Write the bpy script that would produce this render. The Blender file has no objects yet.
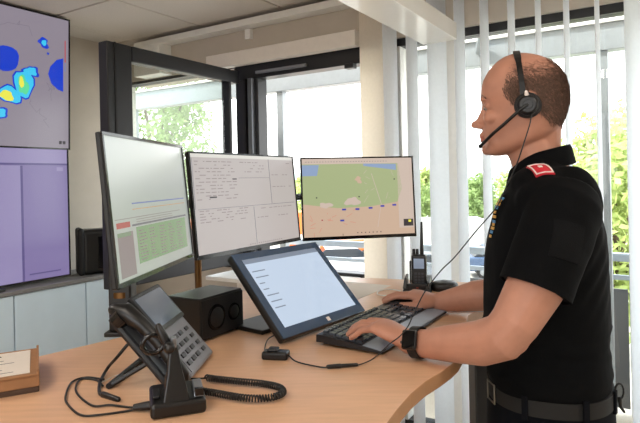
import bpy, bmesh, math, random
from math import sin, cos, pi, radians, atan2, sqrt
from mathutils import Vector, Matrix
from mathutils.bvhtree import BVHTree
random.seed(7)
S = bpy.context.scene
C = S.collection

# ------------------------------------------------------------------ camera
cam = bpy.data.cameras.new('camera')
cam.sensor_width = 36.0
cam.lens = 560 / 640 * 36.0
cam.shift_y = -31.5 / 640
cam.clip_start = 0.05
cam.clip_end = 600
camo = bpy.data.objects.new('camera', cam)
C.objects.link(camo)
RR = 0.022
rx = Vector((1, 0, -RR)).normalized(); ry = Vector((RR, 0, 1)).normalized(); rz = Vector((0, -1, 0))
camo.matrix_world = Matrix(((rx.x, ry.x, rz.x, 0), (rx.y, ry.y, rz.y, 0), (rx.z, ry.z, rz.z, 1.5), (0, 0, 0, 1)))
S.camera = camo
S.view_settings.view_transform = 'Standard'
S.view_settings.look = 'None'
S.view_settings.gamma = 1
S.view_settings.use_curve_mapping = False
S.view_settings.exposure = 0.30

# ------------------------------------------------------------------ sky and sun
w = bpy.data.worlds.new('sky'); S.world = w; w.use_nodes = True
nt = w.node_tree; nt.nodes.clear()
wo = nt.nodes.new('ShaderNodeOutputWorld'); bg = nt.nodes.new('ShaderNodeBackground')
tc = nt.nodes.new('ShaderNodeTexCoord'); sep = nt.nodes.new('ShaderNodeSeparateXYZ')
rp = nt.nodes.new('ShaderNodeValToRGB')
nt.links.new(tc.outputs['Generated'], sep.inputs[0]); nt.links.new(sep.outputs['Z'], rp.inputs[0])
rp.color_ramp.elements[0].position = 0.0; rp.color_ramp.elements[0].color = (1.0, 0.985, 0.96, 1)
rp.color_ramp.elements[1].position = 0.5; rp.color_ramp.elements[1].color = (0.86, 0.93, 1.0, 1)
nt.links.new(rp.outputs[0], bg.inputs[0]); bg.inputs[1].default_value = 3.5
nt.links.new(bg.outputs[0], wo.inputs[0])
sl = bpy.data.lights.new('sun', 'SUN'); sl.energy = 4.5; sl.angle = radians(3); sl.color = (1, .95, .86)
so = bpy.data.objects.new('sun', sl); C.objects.link(so)
so.rotation_euler = Vector((-0.55, -0.05, 0.62)).to_track_quat('Z', 'Y').to_euler()   # high, from the left, over the roof

# ------------------------------------------------------------------ helpers
def srgb(r, g, b):
    f = lambda c: (c / 255 / 12.92) if c <= 10 else ((c / 255 + .055) / 1.055) ** 2.4
    return (f(r), f(g), f(b), 1)

def mat(name, col, rough=.5, metal=0., var=.06, scale=30., bump=0., spec=.5, stretch=None, emit=None, es=1., coat=0.):
    m = bpy.data.materials.new(name); m.use_nodes = True
    n = m.node_tree; p = n.nodes['Principled BSDF']
    c = srgb(*col)
    p.inputs['Roughness'].default_value = rough; p.inputs['Metallic'].default_value = metal
    p.inputs['Specular IOR Level'].default_value = spec
    p.inputs['Coat Weight'].default_value = coat
    t = n.nodes.new('ShaderNodeTexCoord'); mp = n.nodes.new('ShaderNodeMapping')
    n.links.new(t.outputs['Object'], mp.inputs[0])
    if stretch: mp.inputs['Scale'].default_value = stretch
    nz = n.nodes.new('ShaderNodeTexNoise'); nz.inputs['Scale'].default_value = scale; nz.inputs['Detail'].default_value = 4
    n.links.new(mp.outputs[0], nz.inputs['Vector'])
    r = n.nodes.new('ShaderNodeValToRGB')
    r.color_ramp.elements[0].position = .3; r.color_ramp.elements[1].position = .7
    r.color_ramp.elements[0].color = tuple(x * (1 - var) for x in c[:3]) + (1,)
    r.color_ramp.elements[1].color = tuple(min(1, x * (1 + var)) for x in c[:3]) + (1,)
    n.links.new(nz.outputs['Fac'], r.inputs[0]); n.links.new(r.outputs[0], p.inputs['Base Color'])
    if bump:
        b = n.nodes.new('ShaderNodeBump'); b.inputs['Strength'].default_value = bump; b.inputs['Distance'].default_value = .002
        n.links.new(nz.outputs['Fac'], b.inputs['Height']); n.links.new(b.outputs[0], p.inputs['Normal'])
    if emit:
        p.inputs['Emission Color'].default_value = srgb(*emit); p.inputs['Emission Strength'].default_value = es
    return m

def glass(name, tint=(1, 1, 1), refl=.06):
    m = bpy.data.materials.new(name); m.use_nodes = True
    n = m.node_tree; n.nodes.clear()
    o = n.nodes.new('ShaderNodeOutputMaterial'); mx = n.nodes.new('ShaderNodeMixShader')
    tr = n.nodes.new('ShaderNodeBsdfTransparent'); gl = n.nodes.new('ShaderNodeBsdfGlossy')
    tr.inputs[0].default_value = tint + (1,); gl.inputs['Roughness'].default_value = .02
    lw = n.nodes.new('ShaderNodeLayerWeight'); lw.inputs[0].default_value = .5
    pw = n.nodes.new('ShaderNodeMath'); pw.operation = 'POWER'; pw.inputs[1].default_value = 5
    mul = n.nodes.new('ShaderNodeMath'); mul.operation = 'MULTIPLY_ADD'; mul.inputs[1].default_value = .9; mul.inputs[2].default_value = refl * .5
    n.links.new(lw.outputs['Facing'], pw.inputs[0]); n.links.new(pw.outputs[0], mul.inputs[0]); n.links.new(mul.outputs[0], mx.inputs[0])
    n.links.new(tr.outputs[0], mx.inputs[1]); n.links.new(gl.outputs[0], mx.inputs[2]); n.links.new(mx.outputs[0], o.inputs[0])
    return m

M = {}
def mk(key, *a, **k): M[key] = mat(key, *a, **k)
mk('wall', (200, 190, 176), .8, var=.03, scale=8)
mk('ceiling', (205, 196, 186), .85, var=.05, scale=120, bump=.1)
mk('grid', (150, 142, 134), .6, var=.02)
mk('white_frame', (238, 236, 230), .4, var=.02)
mk('column', (240, 232, 222), .6, var=.02)
mk('anthracite', (30, 32, 36), .4, var=.06)
mk('rubber', (20, 20, 22), .6)
mk('floor', (200, 188, 170), .5, var=.05, scale=10)
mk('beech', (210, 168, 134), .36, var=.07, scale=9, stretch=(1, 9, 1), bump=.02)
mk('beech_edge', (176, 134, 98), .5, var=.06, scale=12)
mk('black', (10, 10, 11), .38, var=.15)
mk('black_gloss', (14, 14, 16), .12, var=.05)
mk('black_matte', (13, 13, 15), .65, var=.15, bump=.1, scale=200)
mk('dark_plastic', (26, 27, 30), .4, var=.1)
mk('phone_grey', (128, 132, 142), .45, var=.05)
mk('phone_key', (50, 53, 60), .4)
mk('silver', (150, 154, 160), .3, metal=.8, var=.05)
mk('brass', (110, 82, 50), .4, metal=.9)
mk('cabinet', (206, 224, 236), .5, var=.03, scale=6)
mk('cabinet_side', (120, 118, 116), .5, var=.04)
mk('slat', (246, 248, 250), .6, var=.02, scale=60, bump=.08)
mk('lamp_white', (240, 238, 232), .15, var=.01)
mk('card', (150, 108, 72), .8, var=.08, scale=40)
mk('card_dark', (70, 50, 36), .8, var=.1)
mk('paper', (214, 206, 196), .7, var=.02)
mk('paper_blue', (214, 222, 232), .6, var=.02)
mk('ink', (60, 60, 66), .7)
mk('kb_body', (30, 31, 35), .38, var=.1)
mk('kb_rest', (150, 162, 178), .35, var=.05)
mk('kb_key', (62, 66, 74), .22, var=.08)
mk('skin', (182, 130, 108), .5, var=.06, scale=35, bump=.06, spec=.4)
mk('lips', (182, 108, 94), .5)
mk('hair', (108, 82, 68), .75, var=.3, scale=200)
mk('eye_white', (150, 134, 124), .4); mk('iris', (70, 90, 110), .2)
mk('polo', (6, 7, 9), .9, var=.25, scale=300, bump=.15, spec=.12)
mk('polo_patch', (11, 12, 14), .9, var=.2, scale=400, bump=.3, spec=.15)
mk('trousers', (9, 11, 17), .9, var=.2, scale=300, bump=.15, spec=.12)
mk('belt', (7, 7, 7), .75, var=.15)
mk('buckle', (120, 116, 108), .35, metal=.9)
mk('red_patch', (196, 30, 48), .7, var=.08, scale=200)
mk('patch_white', (236, 226, 222), .7)
mk('gold_thread', (206, 158, 72), .6); mk('blue_thread', (70, 130, 180), .6)
mk('asphalt', (196, 190, 180), .9, var=.1, scale=.5)
mk('grass', (150, 168, 100), .9, var=.25, scale=.6)
mk('leaf', (178, 192, 118), .7, var=.3, scale=1.5)
mk('leaf_dark', (140, 162, 100), .7, var=.3, scale=1.5)
mk('bark', (96, 82, 66), .9, var=.2)
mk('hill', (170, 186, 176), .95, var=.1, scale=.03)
mk('concrete', (196, 194, 190), .8, var=.06, scale=4)
mk('alu', (160, 166, 170), .4, metal=.2, var=.04)
mk('rail', (176, 188, 200), .4, metal=.2, var=.05)
mk('panel_brown', (112, 100, 92), .6, var=.1, scale=3)
mk('panel_grey', (106, 108, 110), .6, var=.08, scale=3)
mk('car_white', (236, 236, 234), .25); mk('car_grey', (110, 116, 124), .25); mk('car_orange', (232, 120, 50), .35)
mk('car_glass', (40, 46, 54), .1); mk('tyre', (28, 28, 30), .8); mk('car_blue', (70, 90, 120), .25)
mk('wire', (14, 14, 15), .45); mk('wire_white', (220, 220, 216), .4)
def translucent(key, amt):
    m = M[key]; n = m.node_tree; p = n.nodes['Principled BSDF']; o = n.nodes['Material Output']
    t = n.nodes.new('ShaderNodeBsdfTranslucent'); t.inputs[0].default_value = p.inputs['Base Color'].default_value
    n.links.new(p.inputs['Base Color'].links[0].from_socket, t.inputs[0]); mx = n.nodes.new('ShaderNodeMixShader'); mx.inputs[0].default_value = amt
    n.links.new(p.outputs[0], mx.inputs[1]); n.links.new(t.outputs[0], mx.inputs[2]); n.links.new(mx.outputs[0], o.inputs[0])
translucent('slat', .85); translucent('leaf', .35); translucent('leaf_dark', .35)
M['glass'] = glass('glass', (.97, .985, .98))
M['glass_sash'] = glass('glass_sash', (.90, .93, .91), .10)

def scr(key, col, es=.8, rough=.2, spec=.5):
    m = mat('screen_' + key, (4, 4, 5), rough, var=0, emit=col, es=es, spec=spec); M['s_' + key] = m; return m

class MB:
    """collects shapes; build() links them as one mesh object"""
    def __init__(s): s.v = []; s.f = []; s.m = []; s.cur = 0; s.X = None
    def _add(s, vs, fs):
        o = len(s.v)
        if s.X is not None: vs = [s.X @ Vector(p) for p in vs]
        s.v += [tuple(p) for p in vs]; s.f += [tuple(i + o for i in f) for f in fs]; s.m += [s.cur] * len(fs); return s
    def box(s, x0, x1, y0, y1, z0, z1):
        return s._add([(x0, y0, z0), (x1, y0, z0), (x1, y1, z0), (x0, y1, z0), (x0, y0, z1), (x1, y0, z1), (x1, y1, z1), (x0, y1, z1)],
                      [(0, 3, 2, 1), (4, 5, 6, 7), (0, 1, 5, 4), (1, 2, 6, 5), (2, 3, 7, 6), (3, 0, 4, 7)])
    def prism(s, pts, z0, z1):
        n = len(pts)
        return s._add([(x, y, z0) for x, y in pts] + [(x, y, z1) for x, y in pts],
                      [tuple(range(n))[::-1], tuple(range(n, 2 * n))] + [(i, (i + 1) % n, n + (i + 1) % n, n + i) for i in range(n)])
    def slab(s, pts, axis, a0, a1):
        """polygon in the plane across an axis, pushed along it"""
        n = len(pts)
        g = {'x': lambda p, a: (a, p[0], p[1]), 'y': lambda p, a: (p[0], a, p[1]), 'z': lambda p, a: (p[0], p[1], a)}[axis]
        return s._add([g(p, a0) for p in pts] + [g(p, a1) for p in pts],
                      [tuple(range(n))[::-1], tuple(range(n, 2 * n))] + [(i, (i + 1) % n, n + (i + 1) % n, n + i) for i in range(n)])
    def quad(s, *p): return s._add(list(p), [tuple(range(len(p)))])
    def loft(s, rings, caps=True, closed=False):
        n = len(rings[0]); vs = [p for r in rings for p in r]; fs = []
        k = len(rings)
        for i in range(k if closed else k - 1):
            a = i * n; b = ((i + 1) % k) * n
            for j in range(n): fs.append((a + j, a + (j + 1) % n, b + (j + 1) % n, b + j))
        if caps and not closed: fs.append(tuple(range(n))[::-1]); fs.append(tuple((k - 1) * n + i for i in range(n)))
        return s._add(vs, fs)
    def tube(s, pts, r, n=8, closed=False, rounded=False):
        pts = [Vector(p) for p in pts]; k = len(pts)
        rs = list(r) if isinstance(r, (list, tuple)) else [r] * k
        T = []
        for i in range(k):
            if closed: t = pts[(i + 1) % k] - pts[i - 1]
            else: t = pts[min(i + 1, k - 1)] - pts[max(i - 1, 0)]
            T.append(t.normalized())
        u = T[0].orthogonal().normalized(); rings = []
        for i in range(k):
            u = (u - T[i] * u.dot(T[i])); u = u.normalized() if u.length > 1e-6 else T[i].orthogonal().normalized()
            v = T[i].cross(u)
            rings.append([pts[i] + (u * cos(2 * pi * j / n) + v * sin(2 * pi * j / n)) * rs[i] for j in range(n)])
        if rounded:
            def cap(c, t, ring, r0):
                out = []
                for a in (35, 62, 82):
                    a = radians(a); out.append([c + (p - c) * cos(a) + t * r0 * sin(a) for p in ring])
                return out
            rings = cap(pts[0], -T[0], rings[0], rs[0])[::-1] + rings + cap(pts[-1], T[-1], rings[-1], rs[-1])
        return s.loft(rings, True, closed)
    def cyl(s, p0, p1, r0, r1=None, n=20): return s.tube([p0, p1], [r0, r0 if r1 is None else r1], n)
    def ell(s, c, a, b, d, U=(1, 0, 0), V=(0, 1, 0), W=(0, 0, 1), n=16, k=10):
        c = Vector(c); U = Vector(U); V = Vector(V); W = Vector(W); rings = []
        for i in range(1, k):
            t = pi * i / k
            rings.append([c + W * (-cos(t) * d) + (U * a * cos(2 * pi * j / n) + V * b * sin(2 * pi * j / n)) * sin(t) for j in range(n)])
        return s.loft(rings)
    def mesh(s, name, mats):
        me = bpy.data.meshes.new(name); me.from_pydata(s.v, [], s.f)
        for m in (mats if isinstance(mats, (list, tuple)) else [mats]): me.materials.append(M[m] if isinstance(m, str) else m)
        for p, i in zip(me.polygons, s.m): p.material_index = i
        bm = bmesh.new(); bm.from_mesh(me); bmesh.ops.recalc_face_normals(bm, faces=bm.faces); bm.to_mesh(me); bm.free()
        return me
    def build(s, name, mats, parent=None, smooth=False, bevel=0, loc=None, rot=None, seg=2):
        o = bpy.data.objects.new(name, s.mesh(name, mats)); C.objects.link(o)
        if parent: o.parent = parent
        if loc: o.location = loc
        if rot: o.rotation_euler = rot
        if smooth is True: [setattr(p, 'use_smooth', True) for p in o.data.polygons]
        elif smooth: shade(o.data, smooth)
        if bevel:
            b = o.modifiers.new('bevel', 'BEVEL'); b.width = bevel; b.segments = seg; b.limit_method = 'ANGLE'; b.angle_limit = radians(35)
        return o

def shade(me, deg=35):
    for p in me.polygons: p.use_smooth = True
    me.set_sharp_from_angle(angle=radians(deg))

def thing(name, label, cat, loc=(0, 0, 0), rot=(0, 0, 0), group=None):
    o = bpy.data.objects.new(name, None); C.objects.link(o); o.empty_display_size = .1
    o.location = loc; o.rotation_euler = rot if isinstance(rot, tuple) else (0, 0, rot)
    return tag(o, label, cat, group)
def tag(o, label, cat, group=None):
    o['label'] = label; o['category'] = cat
    if group: o['group'] = group
    return o
def struct(o, label=None):
    o['kind'] = 'structure'
    if label: o['label'] = label
    return o
def plabel(o, l): o['label'] = l; return o
def dup(o, parent=None):
    c = o.copy(); C.objects.link(c)
    if parent: c.parent = parent
    for ch in list(o.children): dup(ch, c)
    return c

# room axes: a runs along the screen wall, away; b runs along the window wall, to the left
Ax = Vector((.53, .848, 0)); Bx = Vector((-.848, .53, 0)); RA = atan2(.848, .53)
def R(a, b, z=0): return Ax * a + Bx * b + Vector((0, 0, z))
WA = 2.98      # window wall plane (a)
TB = 3.73      # screen wall plane (b)
CZ = 2.6       # ceiling
AF, BF = -1.6, -2.2     # where the built room ends behind the camera

# ------------------------------------------------------------------ room shell
def room(name): 
    o = bpy.data.objects.new(name, None); C.objects.link(o); o.rotation_euler = (0, 0, RA); return struct(o)
fl = MB().box(AF, WA + .12, BF, TB + .12, -.12, 0).build('floor', 'floor', rot=(0, 0, RA)); struct(fl, 'pale stone-coloured floor')
ce = MB().box(AF, WA + .02, BF, TB + .02, CZ + .015, CZ + .1).build('ceiling', 'grid', rot=(0, 0, RA)); struct(ce, 'suspended ceiling of pale square tiles')
tl = MB().box(.006, .694, .006, .694, 0, .02).mesh('ceiling_tile', 'ceiling')
i0 = 0
a = 2.18 - .7 * 5
while a < WA:
    b = 2.78 - .7 * 7
    while b < TB:
        if a + .69 > AF and b + .69 > BF:
            o = bpy.data.objects.new('ceiling_tile', tl); C.objects.link(o); o.parent = ce
            a1 = min(a + .7, WA); b1 = min(b + .7, TB)
            o.location = (a, b, CZ + random.uniform(-.001, .001)); o.scale = ((a1 - a) / .7, (b1 - b) / .7, 1)
            bv = o.modifiers.new('bevel', 'BEVEL'); bv.width = .004; bv.segments = 1
        b += .7
    a += .7
wl = MB().box(AF, WA + .08, TB, TB + .12, 0, CZ + .1).build('wall_left', 'wall', rot=(0, 0, RA)); struct(wl, 'beige wall carrying the two large screens')
bb = MB().box(AF, WA, TB - .015, TB, 0, .08).build('baseboard_left', 'white_frame', rot=(0, 0, RA)); struct(bb)
wr = MB().box(AF, WA + .12, BF - .12, BF, 0, CZ + .1).build('wall_right', 'wall', rot=(0, 0, RA)); struct(wr)
for (b0, b1, z0_, z1_) in ((BF, TB, 0, .95), (BF, TB, 2.25, CZ + .1), (BF, -.9, .95, 2.25), (.9, TB, .95, 2.25)):
    o = MB().box(AF - .12, AF, b0, b1, z0_, z1_).build('wall_front', 'wall', rot=(0, 0, RA)); struct(o, 'beige wall behind the camera')
# window wall: solid pieces around the openings
wb = MB()
HZ = 2.31
wb.box(WA, WA + .3, BF, TB, HZ, CZ + .1)
wb.build('wall_back', 'wall', rot=(0, 0, RA)); struct(bpy.data.objects['wall_back'], 'beige wall strip over the window openings')
o = MB().box(WA, WA + .14, 2.56, TB, 0, .9).build('wall_back', 'wall', rot=(0, 0, RA)); struct(o, 'low wall piece under the fixed pane')
w3 = room('window_3'); w3['label'] = 'fixed pane seen through the open sash'
MB().box(WA + .02, WA + .12, 2.55, TB, 2.29, HZ).build('frame_head', 'anthracite', w3)
MB().box(WA + .02, WA + .12, 2.55, TB, .9, .96).build('frame_sill', 'anthracite', w3)
MB().box(WA + .02, WA + .12, TB - .03, TB, .96, 2.29).build('frame_jamb', 'white_frame', w3)
MB().box(WA + .065, WA + .075, 2.55, TB - .03, .96, 2.29).build('glass_pane', 'glass', w3)
o = MB().box(WA, WA + .3, 1.41, 2.56, 0, .9).build('wall_back', 'column', rot=(0, 0, RA)); struct(o, 'low wall piece under the open window')
mk('cream_fabric', (250, 244, 234), .7, var=.02, scale=60, bump=.08); translucent('cream_fabric', .65)
o = MB().box(-.002, .002, 0, .150, .04, 2.56).build('fabric_panel', 'cream_fabric', loc=R(WA - .07, 1.375, 0), rot=(0, 0, RA)); tag(o, 'broad cream fabric panel hanging between the open window and the white slats', 'blind')
o = MB().box(WA - .06, WA + .0, 1.56, 2.75, HZ - .02, HZ + .075).build('trim_1', 'column', rot=(0, 0, RA), bevel=.006); struct(o, 'pale ledge above the open window')
o = MB().box(WA - .35, WA + .03, 1.60, 2.52, .88, .905).build('trim_2', 'white_frame', rot=(0, 0, RA), bevel=.004); struct(o, 'white window sill')
o = MB().box(WA - .10, WA, 1.56, 3.45, 2.53, 2.575).build('trim_3', 'white_frame', rot=(0, 0, RA), bevel=.004); struct(o, 'white cable duct along the ceiling')
o = MB().box(WA - .03, WA, 2.37, 2.42, 2.46, 2.53).build('trim_4', 'white_frame', rot=(0, 0, RA), bevel=.004); struct(o, 'small white duct bracket')
o = MB().box(WA - .12, WA, 3.15, 3.43, HZ, 2.53).build('trim_5', 'white_frame', rot=(0, 0, RA), bevel=.004); struct(o, 'pale boxed-in corner duct')
# window 1: dark frame of the open window
w1 = room('window_1')
w1['label'] = 'open window with anthracite frame'
MB().box(WA + .02, WA + .12, 1.41, 2.56, 2.20, HZ).build('frame_head', 'anthracite', w1, bevel=.004)
MB().box(WA + .02, WA + .12, 2.355, 2.55, .9, 2.20).build('frame_jamb', 'anthracite', w1, bevel=.004)
MB().box(WA - .01, WA + .02, 2.44, 2.455, .9, 2.20).build('frame_seal', 'rubber', w1)
MB().box(WA - .012, WA + .02, 2.385, 2.42, .9, 2.20).build('jamb_reflection', 'silver', w1)  # silver strip stands in for the light reflected along the dark jamb
MB().box(WA + .02, WA + .12, 1.50, 2.355, .9, .925).build('frame_sill', 'anthracite', w1, bevel=.004)
MB().box(WA + .00, WA + .02, 1.95, 2.36, 2.225, 2.245).build('closer_rail', 'silver', w1, bevel=.002)
MB().box(WA - .02, WA + .03, 1.60, 1.66, 2.17, 2.20).build('latch', 'anthracite', w1, bevel=.003)
# sash swung open into the room
sash = thing('window_sash', 'dark framed glass sash swung open into the room behind the left monitor', 'window sash', R(WA - .02, 2.5, .95), RA)
sx0, sx1 = -1.075, -.02; st = .035
MB().box(sx0, sx0 + .16, -st, st, 0, 1.30).build('stile', 'anthracite', sash, bevel=.006)
MB().box(sx1 - .105, sx1 - .08, -st, st, 0, 1.30).build('stile', 'anthracite', sash, bevel=.006)
MB().box(sx0 + .16, sx1, -st, st, 1.215, 1.30).build('rail', 'anthracite', sash, bevel=.006)
MB().box(sx0 + .16, sx1, -st, st, 0, .10).build('rail', 'anthracite', sash, bevel=.006)
MB().box(sx0 + .155, sx1 - .10, -.008, .008, .095, 1.22).build('glass_pane', 'glass_sash', sash)
MB().box(sx0 + .045, sx0 + .055, -st - .004, -st + .002, 0, 1.30).build('seal', 'rubber', sash)
# window 2: tall glazing behind the blinds
w2 = room('window_2'); w2['label'] = 'floor-length glazing behind the vertical blinds'
MB().box(WA + .03, WA + .11, BF, 1.41, HZ - .045, HZ).build('frame_head', 'anthracite', w2)
MB().box(WA + .03, WA + .11, BF, 1.41, 0, .10).build('frame_sill', 'anthracite', w2)
MB().box(WA - .03, WA + .012, 1.325, 1.350, .1, HZ).build('frame_seal', 'rubber', w2)
for b in (1.31, .985, -.60, -1.6):
    MB().box(WA + .02, WA + .11, b, b + (.10 if b > 1.2 else .09), .1, HZ - .045).build('mullion', 'white_frame', w2, bevel=.004)
for b0, b1 in ((1.075, 1.31), (-.51, .985), (-1.51, -.60)):
    MB().box(WA + .055, WA + .065, b0, b1, .1, HZ - .045).build('glass_pane', 'glass', w2)

# vertical blind
bl = thing('vertical_blind', 'white vertical slat blind hanging in front of the tall window', 'blind', R(2.86, 0, 0), RA)
MB().box(-.025, .025, -1.6, 1.36, 2.53, 2.58).build('headrail', 'white_frame', bl, bevel=.004)
SL = [(1.31, .127, 12), (1.18, .105, 9), (1.038, .15, 13), (.914, .095, 9), (.785, .08, 8), (.652, .06, 7), (.526, .05, 6), (.40, .05, 6), (.27, .05, 5)]
slat_w = .127
def slat(b, ang):
    m = MB(); n = 6; f = []; k = []
    for i in range(n + 1):
        t = (i / n - .5); f.append((t * slat_w, .006 * (1 - 4 * t * t)))
    pts = [(x, y + .0012) for x, y in f] + [(x, y - .0012) for x, y in reversed(f)]
    m.prism(pts, .06, 2.52)
    o = m.build('slat', 'slat', bl, smooth=30); o.location = (0, b, 0); o.rotation_euler = (0, 0, ang); return o
# pixel angle between the line of sight and a slat decides how broad it looks; most hang nearly edge-on
for b, ang in [(1.31, -13), (1.18, -6), (1.038, -32), (.914, -7), (.785, -4), (.652, -2), (.526, -1), (.40, -3), (.27, -3), (.125, -31), (-.02, 4), (-.15, 4), (-.28, 3), (-.41, 3)]:
    slat(b, radians(ang))

# pendant luminaire
lu = thing('pendant_luminaire', 'long glossy white pendant luminaire hanging from the ceiling', 'lamp', R(.5, .985, 2.19), RA)
MB().box(0, 2.26, -.09, .09, 0, .085).build('housing', 'lamp_white', lu, bevel=.003)
MB().box(.05, 2.25, -.05, .05, .0855, .09).build('diffuser', 'white_frame', lu)
for x in (.3, 2.0):
    MB().cyl((x, 0, .085), (x, 0, .40), .0025, n=8).build('suspension_wire', 'black', lu)
    MB().cyl((x, 0, .085), (x, 0, .12), .008, .004, n=10).build('wire_grip', 'black', lu, smooth=30)

# warm glowing ceiling panels, out of view, added to fill the room with light
for i, (a, b) in enumerate(((0.1, 2.4), (-.6, .7), (.9, -.9))):
    cl = thing('fill_light_panel', ['added square fill light panel near the screen wall', 'added square fill light panel over the near part of the room', 'added square fill light panel on the right behind the operator'][i], 'lamp', R(a, b, CZ - .012), RA)
    MB().box(-.3, .3, -.3, .3, -.02, .014).build('frame', 'white_frame', cl)
    dm = MB().box(-.27, .27, -.27, .27, -.024, -.0205).build('diffuser', mat('panel_glow', (250, 240, 225), .5, emit=(255, 243, 230), es=16.0, var=0), cl)

# ------------------------------------------------------------------ cabinets along the screen wall
cx = [-.6, -.12, .36, .84, 1.352, 1.84, 2.32, 2.71]
cabs = ['pale blue cabinet unit at the far left, mostly out of view', 'pale blue cabinet behind the cardboard box', 'pale blue cabinet unit left of the narrow-gapped pair', 'pale blue cabinet behind the desk corner',
        'pale blue cabinet at the left picture edge under the lower screen', 'wide pale blue cabinet under the lower wall screen', 'narrow pale blue cabinet beside the left monitor post']
for i in range(4, 7):
    x0, x1 = cx[i], cx[i + 1]
    c = thing('cabinet', cabs[i], 'cabinet', R(x0, 3.30, 0), RA, 'low cabinets under the wall screens')
    MB().box(0, x1 - x0, .02, .40, .06, .86).build('body', 'cabinet_side', c)
    MB().box(.02, x1 - x0 - .02, .05, .40, 0, .06).build('plinth', 'black_matte', c)
    MB().box(.004, x1 - x0 - .004, 0, .019, .07, .855).build('door', 'cabinet', c, bevel=.002)
o = MB().box(1.34, 2.74, -.012, .42, .86, .885).build('worktop', 'cabinet_side', loc=R(0, 3.30, 0), rot=(0, 0, RA), bevel=.003)
tag(o, 'grey continuous top board lying on the row of low cabinets', 'worktop')

# ------------------------------------------------------------------ flat displays
class Draw:
    """flat print of a display: coloured patches, u right and v up in 0..1, on the face y=-d"""
    def __init__(s, w, h, d): s.w = w; s.h = h; s.d = d; s.b = MB(); s.mats = []; s.L = 0
    def _m(s, k):
        k = 's_' + k
        if k not in s.mats: s.mats.append(k)
        s.b.cur = s.mats.index(k)
    def poly(s, pts, k, L=None):
        s._m(k); y = -s.d - .00025 * (s.L if L is None else L)
        s.b._add([((u - .5) * s.w, y, v * s.h) for u, v in pts], [tuple(range(len(pts)))])
    def rect(s, u0, v0, u1, v1, k, L=None): s.poly([(u0, v0), (u1, v0), (u1, v1), (u0, v1)], k, L)
    def blob(s, u, v, ru, rv, k, L=None, seed=0, jag=.2, n=18):
        r = random.Random(seed); ph = [r.uniform(0, 6.3) for _ in range(4)]
        p = []
        for i in range(n):
            t = 2 * pi * i / n; q = 1 + jag * (sin(2 * t + ph[0]) * .5 + sin(3 * t + ph[1]) * .4 + sin(5 * t + ph[2]) * .3)
            p.append((u + ru * q * cos(t), v + rv * q * sin(t)))
        s.poly(p, k, L)
    def line(s, pts, wd, k, L=None):
        for (x0, y0), (x1, y1) in zip(pts[:-1], pts[1:]):
            dx, dy = (x1 - x0) * s.w, (y1 - y0) * s.h; l = sqrt(dx * dx + dy * dy) or 1; nx, ny = -dy / l * wd / s.w, dx / l * wd / s.h
            s.poly([(x0 + nx, y0 + ny), (x0 - nx, y0 - ny), (x1 - nx, y1 - ny), (x1 + nx, y1 + ny)], k, L)
    def done(s, name, parent, z=0): 
        o = s.b.build(name, s.mats, parent); o.location = (0, 0, z); return o

scr('lilac', (168, 158, 172), .55); scr('lilac_dark', (150, 140, 156), .55); scr('radar_blue', (24, 60, 190), .9); scr('radar_cyan', (60, 190, 230), .9)
scr('radar_green', (90, 210, 150), .9); scr('radar_yellow', (226, 222, 80), .9); scr('radar_red', (190, 50, 60), .8)
scr('violet', (148, 134, 186), .6); scr('violet_light', (166, 154, 200), .62); scr('violet_dark', (112, 100, 158), .55)
scr('page', (206, 196, 192), .62, .3); scr('page_left', (196, 204, 198), .52, .28, 1.0); M['s_page_left'].node_tree.nodes['Principled BSDF'].inputs['Coat Weight'].default_value = 1; M['s_page_left'].node_tree.nodes['Principled BSDF'].inputs['Coat Roughness'].default_value = .3; scr('text', (160, 148, 147), .6, .3); scr('text_dark', (66, 60, 66), .6, .3)
scr('row_green', (164, 196, 154), .5); scr('row_grey', (150, 150, 156), .5); scr('row_red', (206, 120, 116), .55); scr('row_orange', (226, 170, 120), .6); scr('row_blue', (140, 150, 200), .6)
scr('map_green', (176, 188, 140), .72, .3); scr('map_tan', (214, 184, 160), .72, .3); scr('map_water', (150, 172, 206), .72, .3); scr('map_line', (226, 150, 130), .7, .3); scr('map_pin', (50, 60, 170), .8, .3); scr('map_edge', (216, 196, 182), .72, .3); scr('map_white', (226, 222, 214), .74, .3)
scr('tablet', (196, 212, 232), .8, .09, .9); scr('tablet_dim', (158, 172, 192), .5, .09, .9); scr('phone', (108, 116, 128), .4, .15)  # tablet glow raised to stand in for window reflections on its screen

def panel(name, label, cat, w, h, d, loc, rot, bez=.008, group=None, chin=0.0, back=True):
    t = thing(name, label, cat, loc, rot, group)
    MB().box(-w / 2, w / 2, 0, d, 0, h).build('casing', 'black', t, bevel=.003)
    m = MB()
    m.box(-w / 2, w / 2, -.004, 0, h - bez, h); m.box(-w / 2, w / 2, -.004, 0, 0, bez + chin)
    m.box(-w / 2, -w / 2 + bez, -.004, 0, bez + chin, h - bez); m.box(w / 2 - bez, w / 2, -.004, 0, bez + chin, h - bez)
    b = m.build('bezel', 'black_gloss', t)
    if back: MB().box(-w * .3, w * .3, d, d + .025, h * .25, h * .8).build('back_cover', 'black', t, bevel=.01)
    return t, Draw(w - 2 * bez, h - 2 * bez - chin, .0005), bez + chin

# wall screens: the panel's front faces along -b
RW = RA            # local x = a, local -y = towards the room
tv, D, z0 = panel('wall_screen', 'large upper wall screen showing a weather radar map', 'screen', 1.52, .855, .05, R(2.265 - .76, 3.36, 1.735), (radians(2.0), 0, RW), .010, 'wall screens')
D.rect(0, 0, 1, 1, 'lilac', 0)
r = random.Random(3)
for k in range(9):
    x = .2 + .09 * k; y = r.uniform(.1, .9); p = [(x, y)]
    for _ in range(9): x += r.uniform(-.03, .05); y += r.uniform(-.07, .07); p.append((min(.97, max(.02, x)), min(.97, max(.03, y))))
    D.line(p, .0015, 'lilac_dark', 1)
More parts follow.
